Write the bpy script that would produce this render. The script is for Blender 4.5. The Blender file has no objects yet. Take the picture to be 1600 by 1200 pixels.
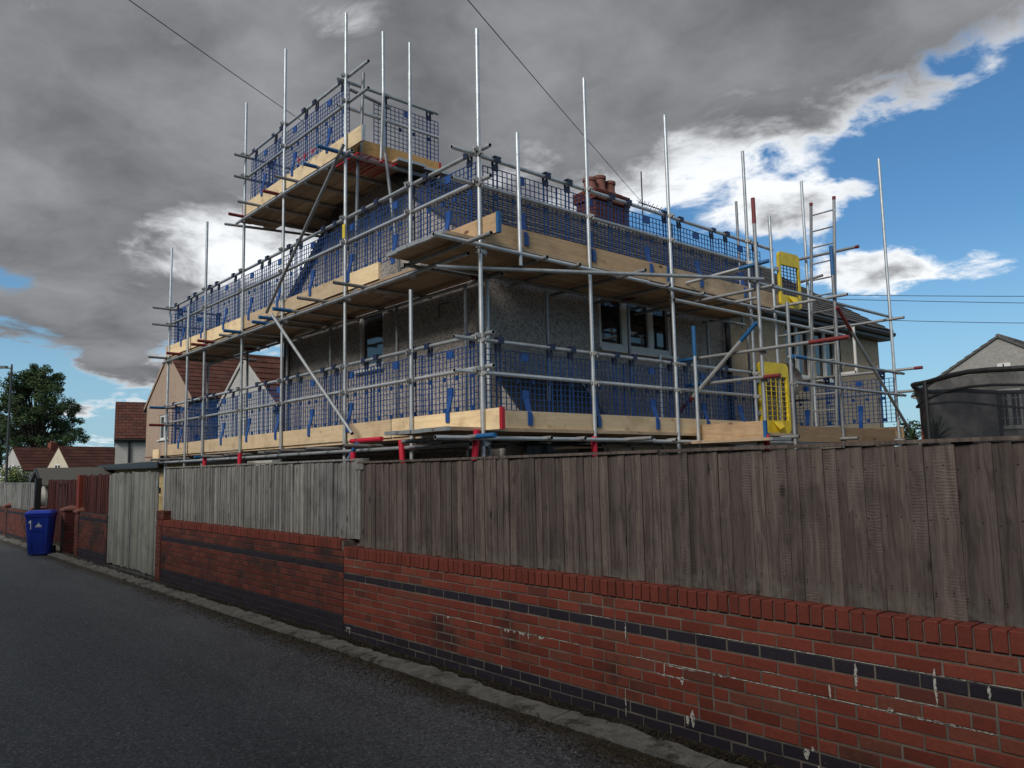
import bpy, math, random
from mathutils import Vector, Matrix
random.seed(11)
S = bpy.context.scene
COL = S.collection
R = math.radians

# ---------------------------------------------------------------- camera
def cam_basis(th, p, r):
    th, p, r = R(th), R(p), R(r)
    f0 = Vector((-math.cos(th), math.sin(th), 0)); rt = Vector((math.sin(th), math.cos(th), 0)); up = Vector((0, 0, 1))
    f = f0*math.cos(p) + up*math.sin(p); u = up*math.cos(p) - f0*math.sin(p)
    return f, rt*math.cos(r) + u*math.sin(r), u*math.cos(r) - rt*math.sin(r)
CF, CR, CU = cam_basis(41.3445, 6.2618, -1.13253)
cd = bpy.data.cameras.new('camera'); cam = bpy.data.objects.new('camera', cd); COL.objects.link(cam)
cd.sensor_fit = 'HORIZONTAL'; cd.sensor_width = 36; cd.lens = 36*1208/1600
cd.clip_start = .05; cd.clip_end = 5000
cam.matrix_world = Matrix(((CR.x, CU.x, -CF.x, 0), (CR.y, CU.y, -CF.y, 0), (CR.z, CU.z, -CF.z, 1.75), (0, 0, 0, 1)))
S.camera = cam
S.view_settings.view_transform = 'Standard'; S.view_settings.look = 'None'
S.view_settings.exposure = 0.42; S.view_settings.gamma = 1; S.view_settings.use_curve_mapping = False
SUN_EL, SUN_AZ = 38.0, 286.0     # azimuth measured from +x towards +y

# ---------------------------------------------------------------- node helper
class G:
    def __init__(s, tree): s.t = tree; s.t.nodes.clear()
    def n(s, typ, ins=None, out=0, **kw):
        nd = s.t.nodes.new('ShaderNode'+typ)
        for k, v in kw.items(): setattr(nd, k, v)
        for k, v in (ins or {}).items():
            sk = nd.inputs[k]
            if isinstance(v, bpy.types.NodeSocket): s.t.links.new(v, sk)
            elif v is not None:
                if hasattr(sk.default_value, '__len__') and len(sk.default_value) == 4 and len(v) == 3: v = (*v, 1)
                sk.default_value = v
        return nd.outputs[out] if len(nd.outputs) else nd
    def m(s, op, a, b=None, c=None, clamp=False):
        ins = {0: a}
        if b is not None: ins[1] = b
        if c is not None: ins[2] = c
        return s.n('Math', ins, operation=op, use_clamp=clamp)
    def v(s, op, a, b=None, out=0):
        ins = {0: a}
        if b is not None: ins[1] = b
        return s.n('VectorMath', ins, out=out, operation=op)
    def mix(s, f, a, b, mode='MIX'):
        nd = s.t.nodes.new('ShaderNodeMix'); nd.data_type = 'RGBA'; nd.blend_type = mode
        for k, v in ((0, f), (6, a), (7, b)):
            sk = nd.inputs[k]
            if isinstance(v, bpy.types.NodeSocket): s.t.links.new(v, sk)
            else: sk.default_value = v if not hasattr(v, '__len__') else ((*v, 1) if len(v) == 3 else v)
        return nd.outputs[2]
    def ss(s, x, lo, hi, a=0., b=1.):
        return s.n('MapRange', {0: x, 1: lo, 2: hi, 3: a, 4: b}, interpolation_type='SMOOTHSTEP')
    def noise(s, vec, scale, detail=4, rough=.55, dist=0., out=0):
        return s.n('TexNoise', {'Vector': vec, 'Scale': scale, 'Detail': detail, 'Roughness': rough, 'Distortion': dist}, out=out)

# ---------------------------------------------------------------- sky and sun
W = bpy.data.worlds.new('World'); S.world = W; W.use_nodes = True
W.cycles.sampling_method = 'MANUAL'; W.cycles.sample_map_resolution = 512
g = G(W.node_tree)
sky = g.n('TexSky', sky_type='NISHITA', sun_disc=False, sun_elevation=R(SUN_EL), sun_rotation=R(90-SUN_AZ), air_density=1.2, dust_density=.6, ozone_density=2.0)
d = g.n('TexCoord', out=0)
fx, fy = -math.cos(R(41.3445)), math.sin(R(41.3445))
du = g.v('DOT_PRODUCT', d, (fy, -fx, 0), out=1); df = g.v('DOT_PRODUCT', d, (fx, fy, 0), out=1)
dz = g.n('SeparateXYZ', {0: d}, out=2)
u = g.m('ARCTAN2', du, df); v = g.m('ARCSINE', dz)
au = g.m('ABSOLUTE', u)
uc = g.m('MINIMUM', g.m('MAXIMUM', u, -.75), .8)
t1 = g.m('SUBTRACT', v, g.m('MULTIPLY_ADD', uc, .27, .282))
t2 = g.m('SUBTRACT', v, g.m('MULTIPLY_ADD', uc, -.5, -.105))
tt = g.m('SMOOTH_MIN', t1, t2, .05)
far = g.ss(au, .9, 1.7)
tb = g.m('SUBTRACT', v, .3)
tt = g.m('ADD', g.m('MULTIPLY', tt, g.m('SUBTRACT', 1, far)), g.m('MULTIPLY', tb, far))
def blob(u0, v0, a, b):
    p = g.m('POWER', g.m('DIVIDE', g.m('SUBTRACT', u, u0), a), 2)
    q = g.m('POWER', g.m('DIVIDE', g.m('SUBTRACT', v, v0), b), 2)
    return g.m('EXPONENT', g.m('MULTIPLY', g.m('ADD', p, q), -1))
cov = g.m('MULTIPLY_ADD', g.m('MINIMUM', g.m('MAXIMUM', tt, -.15), .16), 9.5, .12)
for (u0, v0, a, b, k) in ((.30, .345, .12, .055, .85), (.38, .305, .08, .04, 1.1), (.43, .222, .085, .042, 1.95), (.57, .213, .07, .022, 1.75), (.49, .215, .03, .02, .6), (-.50, .185, .13, .045, .75), (-.56, .30, .1, .06, .6), (-.3, .2, .12, .05, .5),
                          (-.43, .115, .07, .035, .95), (-.49, .035, .08, .02, 1.3), (-.52, .075, .015, .007, 1.7), (-.585, .215, .035, .02, -.7), (-.55, .12, .05, .035, -.3), (.23, .245, .06, .025, -.6), (.12, .29, .06, .03, .1), (.50, .40, .05, .03, .28), (.0, .2, .12, .06, .3)):
    cov = g.m('MULTIPLY_ADD', blob(u0, v0, a, b), k, cov)
q = g.v('DIVIDE', d, g.n('CombineXYZ', {0: g.m('ADD', g.m('MAXIMUM', dz, 0), .22), 1: g.m('ADD', g.m('MAXIMUM', dz, 0), .22), 2: g.m('ADD', g.m('MAXIMUM', dz, 0), .22)}))
wv = g.noise(q, 2.3, 3, .5, out=1)
qw = g.v('ADD', q, g.v('SCALE', g.v('SUBTRACT', wv, (.5, .5, .5)), None))
for nd in g.t.nodes:
    if nd.type == 'VECT_MATH' and nd.operation == 'SCALE': nd.inputs[3].default_value = .28
n1 = g.noise(qw, 3.1, 9, .58)
n2 = g.noise(qw, 1.5, 3, .5)
n3 = g.noise(qw, 8.5, 6, .6)
den = g.m('ADD', cov, g.m('MULTIPLY', g.m('SUBTRACT', n1, .5), 3.6))
den = g.m('ADD', den, g.m('MULTIPLY', g.m('SUBTRACT', n3, .5), 1.6))
alpha = g.ss(den, -.1, .42)
thick = g.m('ADD', den, g.m('MULTIPLY', g.m('SUBTRACT', n2, .5), 1.2))
for (u0, v0, a, b, k) in ((-.39, .285, .13, .06, -.8), (-.20, .54, .07, .035, -.7), (-.34, .54, .06, .04, -.4), (.30, .335, .13, .045, -.6), (.43, .225, .1, .05, -.25), (.57, .213, .08, .03, -.5), (.1, .30, .1, .03, -.3), (.60, .43, .05, .03, -.25), (-.56, .18, .2, .08, .9), (.45, .47, .3, .05, .6), (-.30, .24, .1, .03, -.3), (.0, .43, .5, .1, .25), (-.45, .4, .2, .08, .3), (-.57, .29, .09, .09, .8), (-.48, .17, .12, .03, .35), (-.32, .27, .07, .05, -.25)):
    thick = g.m('MULTIPLY_ADD', blob(u0, v0, a, b), k, thick)
th1 = g.ss(thick, .0, 1.2)
shade = g.m('MULTIPLY_ADD', g.m('SUBTRACT', g.noise(qw, 2.1, 6, .58), .5), 2.4, 1.0)
grey = g.mix(1, (1.75, 1.80, 1.92), g.n('CombineColor', {0: shade, 1: shade, 2: shade}), 'MULTIPLY')
cl = g.mix(th1, (7.4, 7.6, 7.8), grey)
hz = g.ss(v, .0, .3)
skyc = g.mix(g.ss(v, .30, -.02, 0., .65), g.mix(1, sky, (.36, .60, .78), 'MULTIPLY'), (3.0, 4.6, 5.9))
fin = g.mix(alpha, skyc, cl)
bg = g.n('Background', {0: fin, 1: .1})
g.n('OutputWorld', {0: bg})

sl = bpy.data.lights.new('sun', 'SUN'); sun = bpy.data.objects.new('sun', sl); COL.objects.link(sun)
sl.energy = 2.2; sl.angle = R(24); sl.color = (1, .95, .88)
sdir = Vector((math.cos(R(SUN_AZ))*math.cos(R(SUN_EL)), math.sin(R(SUN_AZ))*math.cos(R(SUN_EL)), math.sin(R(SUN_EL))))
sun.rotation_euler = sdir.to_track_quat('Z', 'Y').to_euler(); sun.location = (0, 0, 30)

# ---------------------------------------------------------------- materials
MATS = {}
def mat(name, fn):
    if name not in MATS:
        m = bpy.data.materials.new(name); m.use_nodes = True
        g = G(m.node_tree); fn(g); MATS[name] = m
    return MATS[name]
def pbsdf(g, col, rough=.6, metal=0., normal=None, spec=.5, **kw):
    ins = {'Base Color': col, 'Roughness': rough, 'Metallic': metal, 'Specular IOR Level': spec}
    if normal is not None: ins['Normal'] = normal
    for k, v in kw.items(): ins[k] = v
    b = g.n('BsdfPrincipled', ins)
    g.n('OutputMaterial', {0: b})
def bump(g, h, s=.3, d=.01): return g.n('Bump', {'Height': h, 'Strength': s, 'Distance': d})
def rnd(g):
    a = g.n('ObjectInfo', out=5 if False else 'Random'); b = g.n('NewGeometry', out='Random Per Island')
    return g.m('FRACT', g.m('ADD', g.m('MULTIPLY', a, 7.31), b))
def pos(g): return g.n('NewGeometry', out='Position')
def ramp(g, f, stops):
    nd = g.t.nodes.new('ShaderNodeValToRGB'); g.t.links.new(f, nd.inputs[0])
    cr = nd.color_ramp
    while len(cr.elements) < len(stops): cr.elements.new(.5)
    for e, (p, c) in zip(cr.elements, stops): e.position = p; e.color = (*c, 1)
    return nd.outputs[0]

def m_plain(name, col, rough=.5, metal=0., var=.12, scale=14, spec=.5):
    def f(g):
        n = g.noise(pos(g), scale, 5, .6)
        k = g.m('MULTIPLY_ADD', g.m('SUBTRACT', n, .5), var*4, 1.0)
        c = g.mix(1, col, g.n('CombineColor', {0: k, 1: k, 2: k}), 'MULTIPLY')
        pbsdf(g, c, g.m('MULTIPLY_ADD', n, .2, rough-.1), metal, bump(g, g.noise(pos(g), scale*9, 3), .08, .004), spec)
    return mat(name, f)
def m_tube(name, base, rough, metal):
    def f(g):
        p = pos(g); r = rnd(g)
        n = g.noise(p, 9, 6, .65); n2 = g.noise(p, 70, 3, .6)
        k = g.m('MULTIPLY_ADD', g.m('SUBTRACT', n, .5), .9, g.m('MULTIPLY_ADD', r, .45, .78))
        c = g.mix(1, base, g.n('CombineColor', {0: k, 1: k, 2: k}), 'MULTIPLY')
        rust = g.ss(g.m('ADD', g.noise(p, 5, 6, .7), g.m('MULTIPLY', r, .12)), .68, .8)
        c = g.mix(g.m('MULTIPLY', rust, .55), c, (.12, .07, .045))
        pbsdf(g, c, g.m('MULTIPLY_ADD', n2, .3, rough-.1), g.m('MULTIPLY_ADD', rust, -.5, metal), bump(g, n2, .12, .003))
    return mat(name, f)
def m_wood(name, c1, c2, dark, axis=2, saw=0., knots=.5, rough=.8, grey=0., spec=.25, nails=False):
    def f(g):
        tc = g.n('TexCoord', out='Object'); r = rnd(g)
        sh = g.n('CombineXYZ', {0: g.m('MULTIPLY', r, 37.), 1: g.m('MULTIPLY', r, 91.), 2: g.m('MULTIPLY', r, 53.)})
        p = g.v('ADD', tc, sh)
        st = [26., 26., 26.]; st[axis] = 1.3
        gp = g.v('MULTIPLY', p, tuple(st))
        wv = g.noise(p, 2.2, 2, .5, out=1)
        gp = g.v('ADD', gp, g.v('MULTIPLY', wv, (1.6, 1.6, 1.6)))
        gr = g.noise(gp, 1.0, 8, .68, .6)
        gr2 = g.noise(gp, 4.5, 4, .6)
        c = g.mix(g.ss(gr, .3, .72), c1, c2)
        c = g.mix(g.m('MULTIPLY', g.ss(gr2, .55, .8), .5), c, dark)
        br = g.m('MULTIPLY_ADD', r, .5, .75)
        c = g.mix(1, c, g.n('CombineColor', {0: br, 1: br, 2: g.m('MULTIPLY_ADD', r, .42, .79)}), 'MULTIPLY')
        # knots: sparse dark rounds
        ks = [5., 5., 5.]; ks[axis] = 2.6
        vo = g.n('TexVoronoi', {'Vector': g.v('MULTIPLY', p, tuple(ks)), 'Scale': 1.0, 'Randomness': 1.0}, out='Distance')
        kn = g.m('MULTIPLY', g.ss(vo, .16, .05), knots)
        c = g.mix(kn, c, dark)
        # blotchy weathering
        w = g.noise(pos(g), 2.3, 6, .65)
        c = g.mix(g.m('MULTIPLY', g.ss(w, .45, .75), .45+grey), c, tuple(x*.55 for x in dark) if grey == 0 else (.17, .175, .17))
        h = g.m('ADD', g.m('MULTIPLY', gr, .7), g.m('MULTIPLY', gr2, .3))
        if saw:
            wz = g.n('TexWave', {'Vector': g.v('ADD', p, g.v('MULTIPLY', wv, (.03, .03, .03))), 'Scale': 19., 'Distortion': 6., 'Detail': 3., 'Detail Scale': 1.5}, bands_direction='Z')
            sw = g.m('MULTIPLY', g.m('MULTIPLY', wz, g.ss(g.m('FRACT', g.m('MULTIPLY', r, 5.7)), .35, .7)), saw)
            sw = g.m('MULTIPLY', sw, g.ss(g.noise(p, 3.5, 4, .6), .4, .65))
            c = g.mix(g.m('MULTIPLY', sw, .30), c, tuple(min(1, x*1.9) for x in c2))
            h = g.m('ADD', h, g.m('MULTIPLY', sw, .35))
        if nails:
            sx, sy, sz = (g.n('SeparateXYZ', {0: tc}, out=k) for k in range(3))
            for zc_ in (.085, .10, .47, .74):
                dd = g.m('SQRT', g.m('ADD', g.m('POWER', g.m('SUBTRACT', sx, g.m('MULTIPLY_ADD', r, .03, .022)), 2), g.m('POWER', g.m('SUBTRACT', sz, g.m('MULTIPLY_ADD', r, .04, zc_)), 2)))
                c = g.mix(g.m('MULTIPLY', g.ss(dd, .0055, .0035), .9), c, (.008, .007, .007))
            low = g.m('MULTIPLY', g.ss(sz, .16, .0), g.ss(g.noise(pos(g), 9, 5, .7), .42, .62))
            c = g.mix(g.m('MULTIPLY', low, .55), c, (.15, .15, .13))
        pbsdf(g, c, rough, 0, bump(g, h, .55, .006), spec)
    return mat(name, f)
def m_brick(name, stops, white=.0, stain=.6, more=0.):
    def f(g):
        p = pos(g); r = rnd(g)
        c = ramp(g, r, stops)
        n = g.noise(p, 38, 5, .65); big = g.noise(p, 1.5, 6, .62); mid = g.noise(p, 7, 6, .7)
        k = g.m('MULTIPLY_ADD', n, .7, .65)
        c = g.mix(1, c, g.n('CombineColor', {0: k, 1: k, 2: k}), 'MULTIPLY')
        c = g.mix(g.m('MULTIPLY', g.ss(mid, .55, .8), .35), c, (.045, .035, .032))
        c = g.mix(g.m('MULTIPLY', g.ss(big, .54-more, .72-more), stain), c, (.022, .017, .016))
        sp = g.ss(g.noise(p, 90, 2, .5), .73, .8)
        c = g.mix(g.m('MULTIPLY', sp, .5), c, (.35, .3, .27))
        ef = g.m('MULTIPLY', g.ss(g.noise(p, 11, 7, .75), .66, .78), white)
        c = g.mix(ef, c, (.45, .40, .37))
        pbsdf(g, c, .82, 0, bump(g, g.m('ADD', n, g.m('MULTIPLY', g.noise(p, 140, 2), .5)), .5, .005), .3)
    return mat(name, f)
def m_dash(name, c1, c2, speck, scale=26., amt=.8):
    def f(g):
        p = pos(g)
        vo = g.n('TexVoronoi', {'Vector': p, 'Scale': scale}, out='Color'); vd = g.n('TexVoronoi', {'Vector': p, 'Scale': scale}, out='Distance')
        big = g.noise(p, 1.1, 5, .6)
        sep = g.n('SeparateColor', {0: vo})
        c = g.mix(g.ss(big, .3, .7), c1, c2)
        c = g.mix(g.m('MULTIPLY', g.ss(sep, .68, .74), amt), c, speck)
        c = g.mix(g.m('MULTIPLY', g.ss(sep, .2, .1), amt*.5), c, tuple(min(1, x*1.5) for x in c1))
        stp = g.v('MULTIPLY', p, (2., 2., .35))
        c = g.mix(g.m('MULTIPLY', g.ss(g.noise(stp, 1.5, 6, .7), .52, .8), .35), c, tuple(x*.45 for x in c2))
        pbsdf(g, c, .9, 0, bump(g, vd, .6, .01), .2)
    return mat(name, f)

GALV = m_tube('galvanised_steel', (.50, .53, .55), .45, .72)
GALV2 = m_tube('weathered_steel', (.30, .31, .32), .52, .6)
CLAMP = m_tube('forged_coupler', (.38, .39, .39), .5, .65)
HOLE = m_plain('tube_bore', (.015, .015, .015), .9)
PINE = m_wood('new_pine_board', (.64, .49, .30), (.76, .61, .40), (.34, .2, .1), 0, 0, .7)
PINEY = m_wood('new_pine_board_side', (.64, .49, .30), (.76, .61, .40), (.34, .2, .1), 1, 0, .7)
OLDX = m_wood('used_scaffold_board', (.42, .31, .205), (.55, .42, .285), (.16, .10, .065), 0, 0, .5)
OLDY = m_wood('used_scaffold_board_side', (.42, .31, .205), (.55, .42, .285), (.16, .10, .065), 1, 0, .5)
TOEY = m_wood('worn_toe_board', (.36, .25, .15), (.48, .34, .21), (.14, .07, .04), 1, 0, 1.)
TOEX = m_wood('worn_toe_board_front', (.36, .25, .15), (.48, .34, .21), (.14, .07, .04), 0, 0, 1.)
ORANGE = m_wood('orange_board', (.42, .25, .10), (.52, .32, .14), (.2, .1, .04), 1, 0, .5)
FBROWN = m_wood('weathered_brown_fence', (.054, .042, .038), (.150, .121, .110), (.013, .010, .010), 2, .9, 1., nails=True)
FGREY = m_wood('weathered_grey_fence', (.12, .12, .113), (.31, .308, .295), (.035, .034, .032), 2, .5, .9, nails=True)
FMAROON = m_wood('maroon_stained_fence', (.06, .017, .014), (.085, .025, .02), (.025, .01, .01), 2, .3, .3)
FRED = m_wood('red_stained_post', (.16, .03, .02), (.19, .04, .025), (.05, .015, .01), 2, 0, .2)
GATEW = m_wood('silvered_gate_plank', (.145, .152, .138), (.26, .268, .245), (.04, .042, .038), 2, .2, .6)
BLUE = m_plain('blue_plastic', (.005, .042, .17), .42)
BLUEP = m_plain('blue_label_plate', (.010, .062, .25), .45)
NAVY = m_plain('dark_navy_hook', (.008, .015, .05), .5)
BLUEC = m_plain('blue_sleeve', (.012, .10, .26), .5)
REDC = m_plain('red_sleeve', (.42, .012, .022), .5)
MAROONC = m_plain('dark_red_sleeve', (.16, .02, .022), .55)
YEL = m_plain('yellow_plastic', (.66, .50, .03), .45, 0, .28, 6)
SILV = m_plain('board_end_band', (.42, .44, .45), .45, .6)
WHITEP = m_plain('white_upvc', (.62, .61, .57), .4, 0, .04)
BLACKP = m_plain('black_pvc', (.015, .015, .016), .45)
WHITE = m_plain('white_paint', (.75, .75, .73), .6)
def f_dep(g):
    p = pos(g); n = g.noise(p, 55, 6, .7)
    b = g.n('BsdfPrincipled', {'Base Color': (.48, .46, .43), 'Roughness': .9}); t = g.n('BsdfTransparent', {0: (1, 1, 1)})
    g.n('OutputMaterial', {0: g.n('MixShader', {0: g.ss(n, .40, .52), 1: t, 2: b})})
DEPOSIT = mat('white_lime_deposit', f_dep)
BRED = m_brick('red_brick', [(0, (.125, .028, .018)), (.35, (.17, .037, .024)), (.7, (.20, .049, .031)), (.88, (.145, .050, .033)), (1, (.10, .028, .022))], .2, .8)
BREDL = m_brick('sooty_red_brick', [(0, (.085, .022, .016)), (.4, (.115, .028, .020)), (.75, (.135, .038, .026)), (1, (.07, .024, .02))], .15, .9, .05)
BCOP = m_brick('coping_brick', [(0, (.135, .031, .021)), (.5, (.165, .039, .026)), (1, (.118, .027, .019))], .05, .35)
BBLUE = m_brick('blue_engineering_brick', [(0, (.016, .014, .022)), (.5, (.024, .020, .031)), (1, (.022, .016, .022))], .12, .3)
MORT = m_plain('mortar', (.13, .112, .095), .95, 0, .6, 6)
MORTD = m_plain('sooty_mortar', (.035, .03, .027), .95, 0, .6, 5)
DASH = m_dash('grey_pebble_dash', (.44, .41, .38), (.36, .335, .315), (.07, .065, .06), 62, .6)
TAN = m_dash('tan_render', (.38, .28, .215), (.33, .245, .185), (.25, .18, .13), 20, .25)
BEIGE = m_dash('beige_render', (.46, .37, .26), (.41, .325, .225), (.28, .21, .15), 20, .25)
CREAM = m_dash('cream_render', (.55, .50, .38), (.50, .45, .34), (.35, .3, .22), 12, .2)
WREND = m_dash('white_render', (.44, .43, .40), (.38, .37, .35), (.35, .34, .32), 16, .3)
GREYR = m_dash('grey_render', (.30, .285, .265), (.26, .25, .235), (.2, .19, .175), 14, .3)
CONC = m_plain('concrete', (.27, .265, .25), .9, 0, .3, 6)
def m_tiles(name, stops):
    def f(g):
        p = pos(g); c = ramp(g, rnd(g), stops); n = g.noise(p, 20, 6, .7); b = g.noise(p, 1.8, 5, .6)
        k = g.m('MULTIPLY_ADD', n, .6, .7)
        c = g.mix(1, c, g.n('CombineColor', {0: k, 1: k, 2: k}), 'MULTIPLY')
        c = g.mix(g.m('MULTIPLY', g.ss(b, .5, .75), .3), c, (.08, .08, .068))
        pbsdf(g, c, .85, 0, bump(g, n, .3, .006), .3)
    return mat(name, f)
TDARK = m_tiles('dark_concrete_tile', [(0, (.038, .037, .037)), (.5, (.06, .057, .056)), (1, (.09, .084, .08))])
TBROWN = m_tiles('brown_roof_tile', [(0, (.060, .021, .015)), (.5, (.078, .028, .020)), (1, (.098, .036, .025))])
TGREY = m_tiles('grey_roof_tile', [(0, (.1, .095, .09)), (1, (.16, .15, .14))])
def f_glass(g):
    p = pos(g)
    pbsdf(g, (.012, .014, .017), .04, 0, bump(g, g.noise(p, 1.3, 2), .05, .02), .9)
GLASS = mat('window_glass', f_glass)
def f_curtain(g):
    p = pos(g); w = g.n('TexWave', {'Vector': p, 'Scale': 9., 'Distortion': .5}, bands_direction='Y')
    pbsdf(g, g.mix(w, (.06, .055, .05), (.10, .095, .09)), .9)
CURT = mat('window_inside', f_curtain)
def f_asphalt(g):
    p = pos(g)
    fine = g.noise(p, 210, 3, .7); mid = g.noise(p, 34, 5, .7); big = g.noise(p, .55, 6, .6)
    vo = g.n('TexVoronoi', {'Vector': p, 'Scale': 70.}, out='Color'); vd = g.n('TexVoronoi', {'Vector': p, 'Scale': 70.}, out='Distance')
    sp = g.n('SeparateColor', {0: vo})
    st = g.noise(g.v('MULTIPLY', p, (.22, 1.3, 1.)), 1.0, 5, .6)
    c = g.mix(g.ss(g.m('ADD', g.m('MULTIPLY', big, .5), g.m('MULTIPLY', st, .5)), .38, .62), (.048, .054, .063), (.092, .102, .116))
    k = g.m('ADD', g.m('MULTIPLY_ADD', fine, 1.3, .0), g.m('MULTIPLY', mid, .7))
    c = g.mix(1, c, g.n('CombineColor', {0: k, 1: k, 2: k}), 'MULTIPLY')
    c = g.mix(g.m('MULTIPLY', g.ss(sp, .80, .9), .8), c, (.19, .195, .20))
    c = g.mix(g.m('MULTIPLY', g.ss(sp, .22, .1), .75), c, (.014, .015, .016))
    y = g.n('SeparateXYZ', {0: p}, out=1)
    edge = g.m('ADD', y, g.m('MULTIPLY', g.m('SUBTRACT', g.noise(p, 1.7, 7, .7), .5), .75))
    moss = g.ss(edge, 3.50, 3.84)
    mc = g.mix(g.ss(g.noise(p, 16, 5, .7), .4, .65), (.020, .015, .009), (.050, .040, .018))
    c = g.mix(g.m('MULTIPLY', moss, g.ss(g.noise(p, 24, 5, .7), .25, .5, .55, 1.)), c, mc)
    h = g.m('ADD', g.m('MULTIPLY', vd, -.8), g.m('MULTIPLY', fine, .5))
    pbsdf(g, c, g.m('MULTIPLY_ADD', big, .3, .46), 0, bump(g, h, .8, .006), .5)
ASPH = mat('worn_asphalt', f_asphalt)
def f_kerb(g):
    p = pos(g); n = g.noise(p, 9, 8, .72); f = g.noise(p, 80, 4, .7)
    c = g.mix(g.ss(n, .3, .7), (.10, .098, .09), (.19, .186, .175))
    c = g.mix(g.ss(f, .55, .72), c, (.05, .047, .043))
    c = g.mix(g.ss(g.noise(p, 150, 2, .5), .66, .74), c, (.30, .29, .27))
    c = g.mix(g.m('MULTIPLY', g.ss(g.noise(p, 3, 7, .75), .52, .64), .9), c, (.035, .034, .026))
    pbsdf(g, c, .92, 0, bump(g, g.m('ADD', n, g.m('MULTIPLY', f, .5)), .7, .015), .2)
KERBM = mat('broken_concrete', f_kerb)
DIRT = m_plain('dark_soil', (.022, .018, .013), .95, 0, .4, 30)
YARD = m_plain('yard_earth', (.10, .09, .07), .95, 0, .4, 3)
LEAFLIT = m_tiles('leaf_litter', [(0, (.008, .007, .005)), (.7, (.02, .015, .009)), (1, (.045, .034, .016))])
CHIP = m_tiles('stone_chips', [(0, (.2, .2, .19)), (.7, (.4, .4, .38)), (1, (.55, .55, .52))])
def f_leaf(g, a, b):
    r = rnd(g); c = g.mix(r, a, b)
    pbsdf(g, c, .6, 0, None, .3, **{'Subsurface Weight': 0.0})
LEAF = mat('tree_leaf', lambda g: f_leaf(g, (.022, .048, .018), (.085, .135, .05)))
LEAFY = mat('bright_shrub_leaf', lambda g: f_leaf(g, (.06, .11, .02), (.22, .25, .06)))
PALM = mat('palm_leaf', lambda g: f_leaf(g, (.02, .045, .02), (.05, .09, .035)))
BARK = m_plain('bark', (.05, .04, .03), .9, 0, .3, 20)
BINB = m_plain('blue_bin_plastic', (.009, .03, .27), .42, 0, .22, 4)
BINB2 = m_plain('blue_bin_lid_plastic', (.01, .04, .40), .36, 0, .08, 5)
FOAM = m_plain('black_foam', (.012, .013, .016), .6)
ORF = m_plain('orange_foam', (.35, .06, .02), .6)
def f_net(g):
    p = pos(g); w = g.noise(p, 3, 4, .6)
    b = g.n('BsdfPrincipled', {'Base Color': (.012, .015, .022), 'Roughness': .7})
    t = g.n('BsdfTransparent', {0: (1, 1, 1)})
    mx = g.n('MixShader', {0: g.ss(w, .25, .75, .58, .85), 1: t, 2: b}); g.n('OutputMaterial', {0: mx})
NET = mat('black_safety_net', f_net)

# ---------------------------------------------------------------- object helpers
OFF = {}
def reg(o, parent, off): OFF[o.name] = off; o.parent = parent; return o
def tag(o, label=None, cat=None, group=None, kind=None):
    if label: o['label'] = label
    if cat: o['category'] = cat
    if group: o['group'] = group
    if kind: o['kind'] = kind
    return o
def empty(name, loc, label=None, cat=None, group=None, rz=0):
    o = bpy.data.objects.new(name, None); COL.objects.link(o); o.location = loc; o.rotation_euler = (0, 0, rz)
    o.empty_display_size = .2; OFF[o.name] = Vector(loc)
    return tag(o, label, cat, group)
def link(name, me, parent=None, loc=(0, 0, 0), rot=None, scale=None):
    """loc is a world position when the parent has only a location"""
    o = bpy.data.objects.new(name, me); COL.objects.link(o)
    off = OFF[parent.name] if parent else Vector((0, 0, 0))
    o.location = Vector(loc)-off
    if rot is not None:
        if isinstance(rot, Matrix): o.rotation_mode = 'QUATERNION'; o.rotation_quaternion = rot.to_quaternion()
        elif len(rot) == 4: o.rotation_mode = 'QUATERNION'; o.rotation_quaternion = rot
        else: o.rotation_euler = rot
    if scale is not None: o.scale = scale
    if parent: o.parent = parent
    OFF[o.name] = Vector(loc)
    return o
def mesh(name, vs, fs, m, smooth=False, ang=40):
    me = bpy.data.meshes.new(name); me.from_pydata([tuple(v) for v in vs], [], fs); me.materials.append(m)
    if smooth:
        me.shade_smooth(); me.set_sharp_from_angle(angle=R(ang))
    return me
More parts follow.
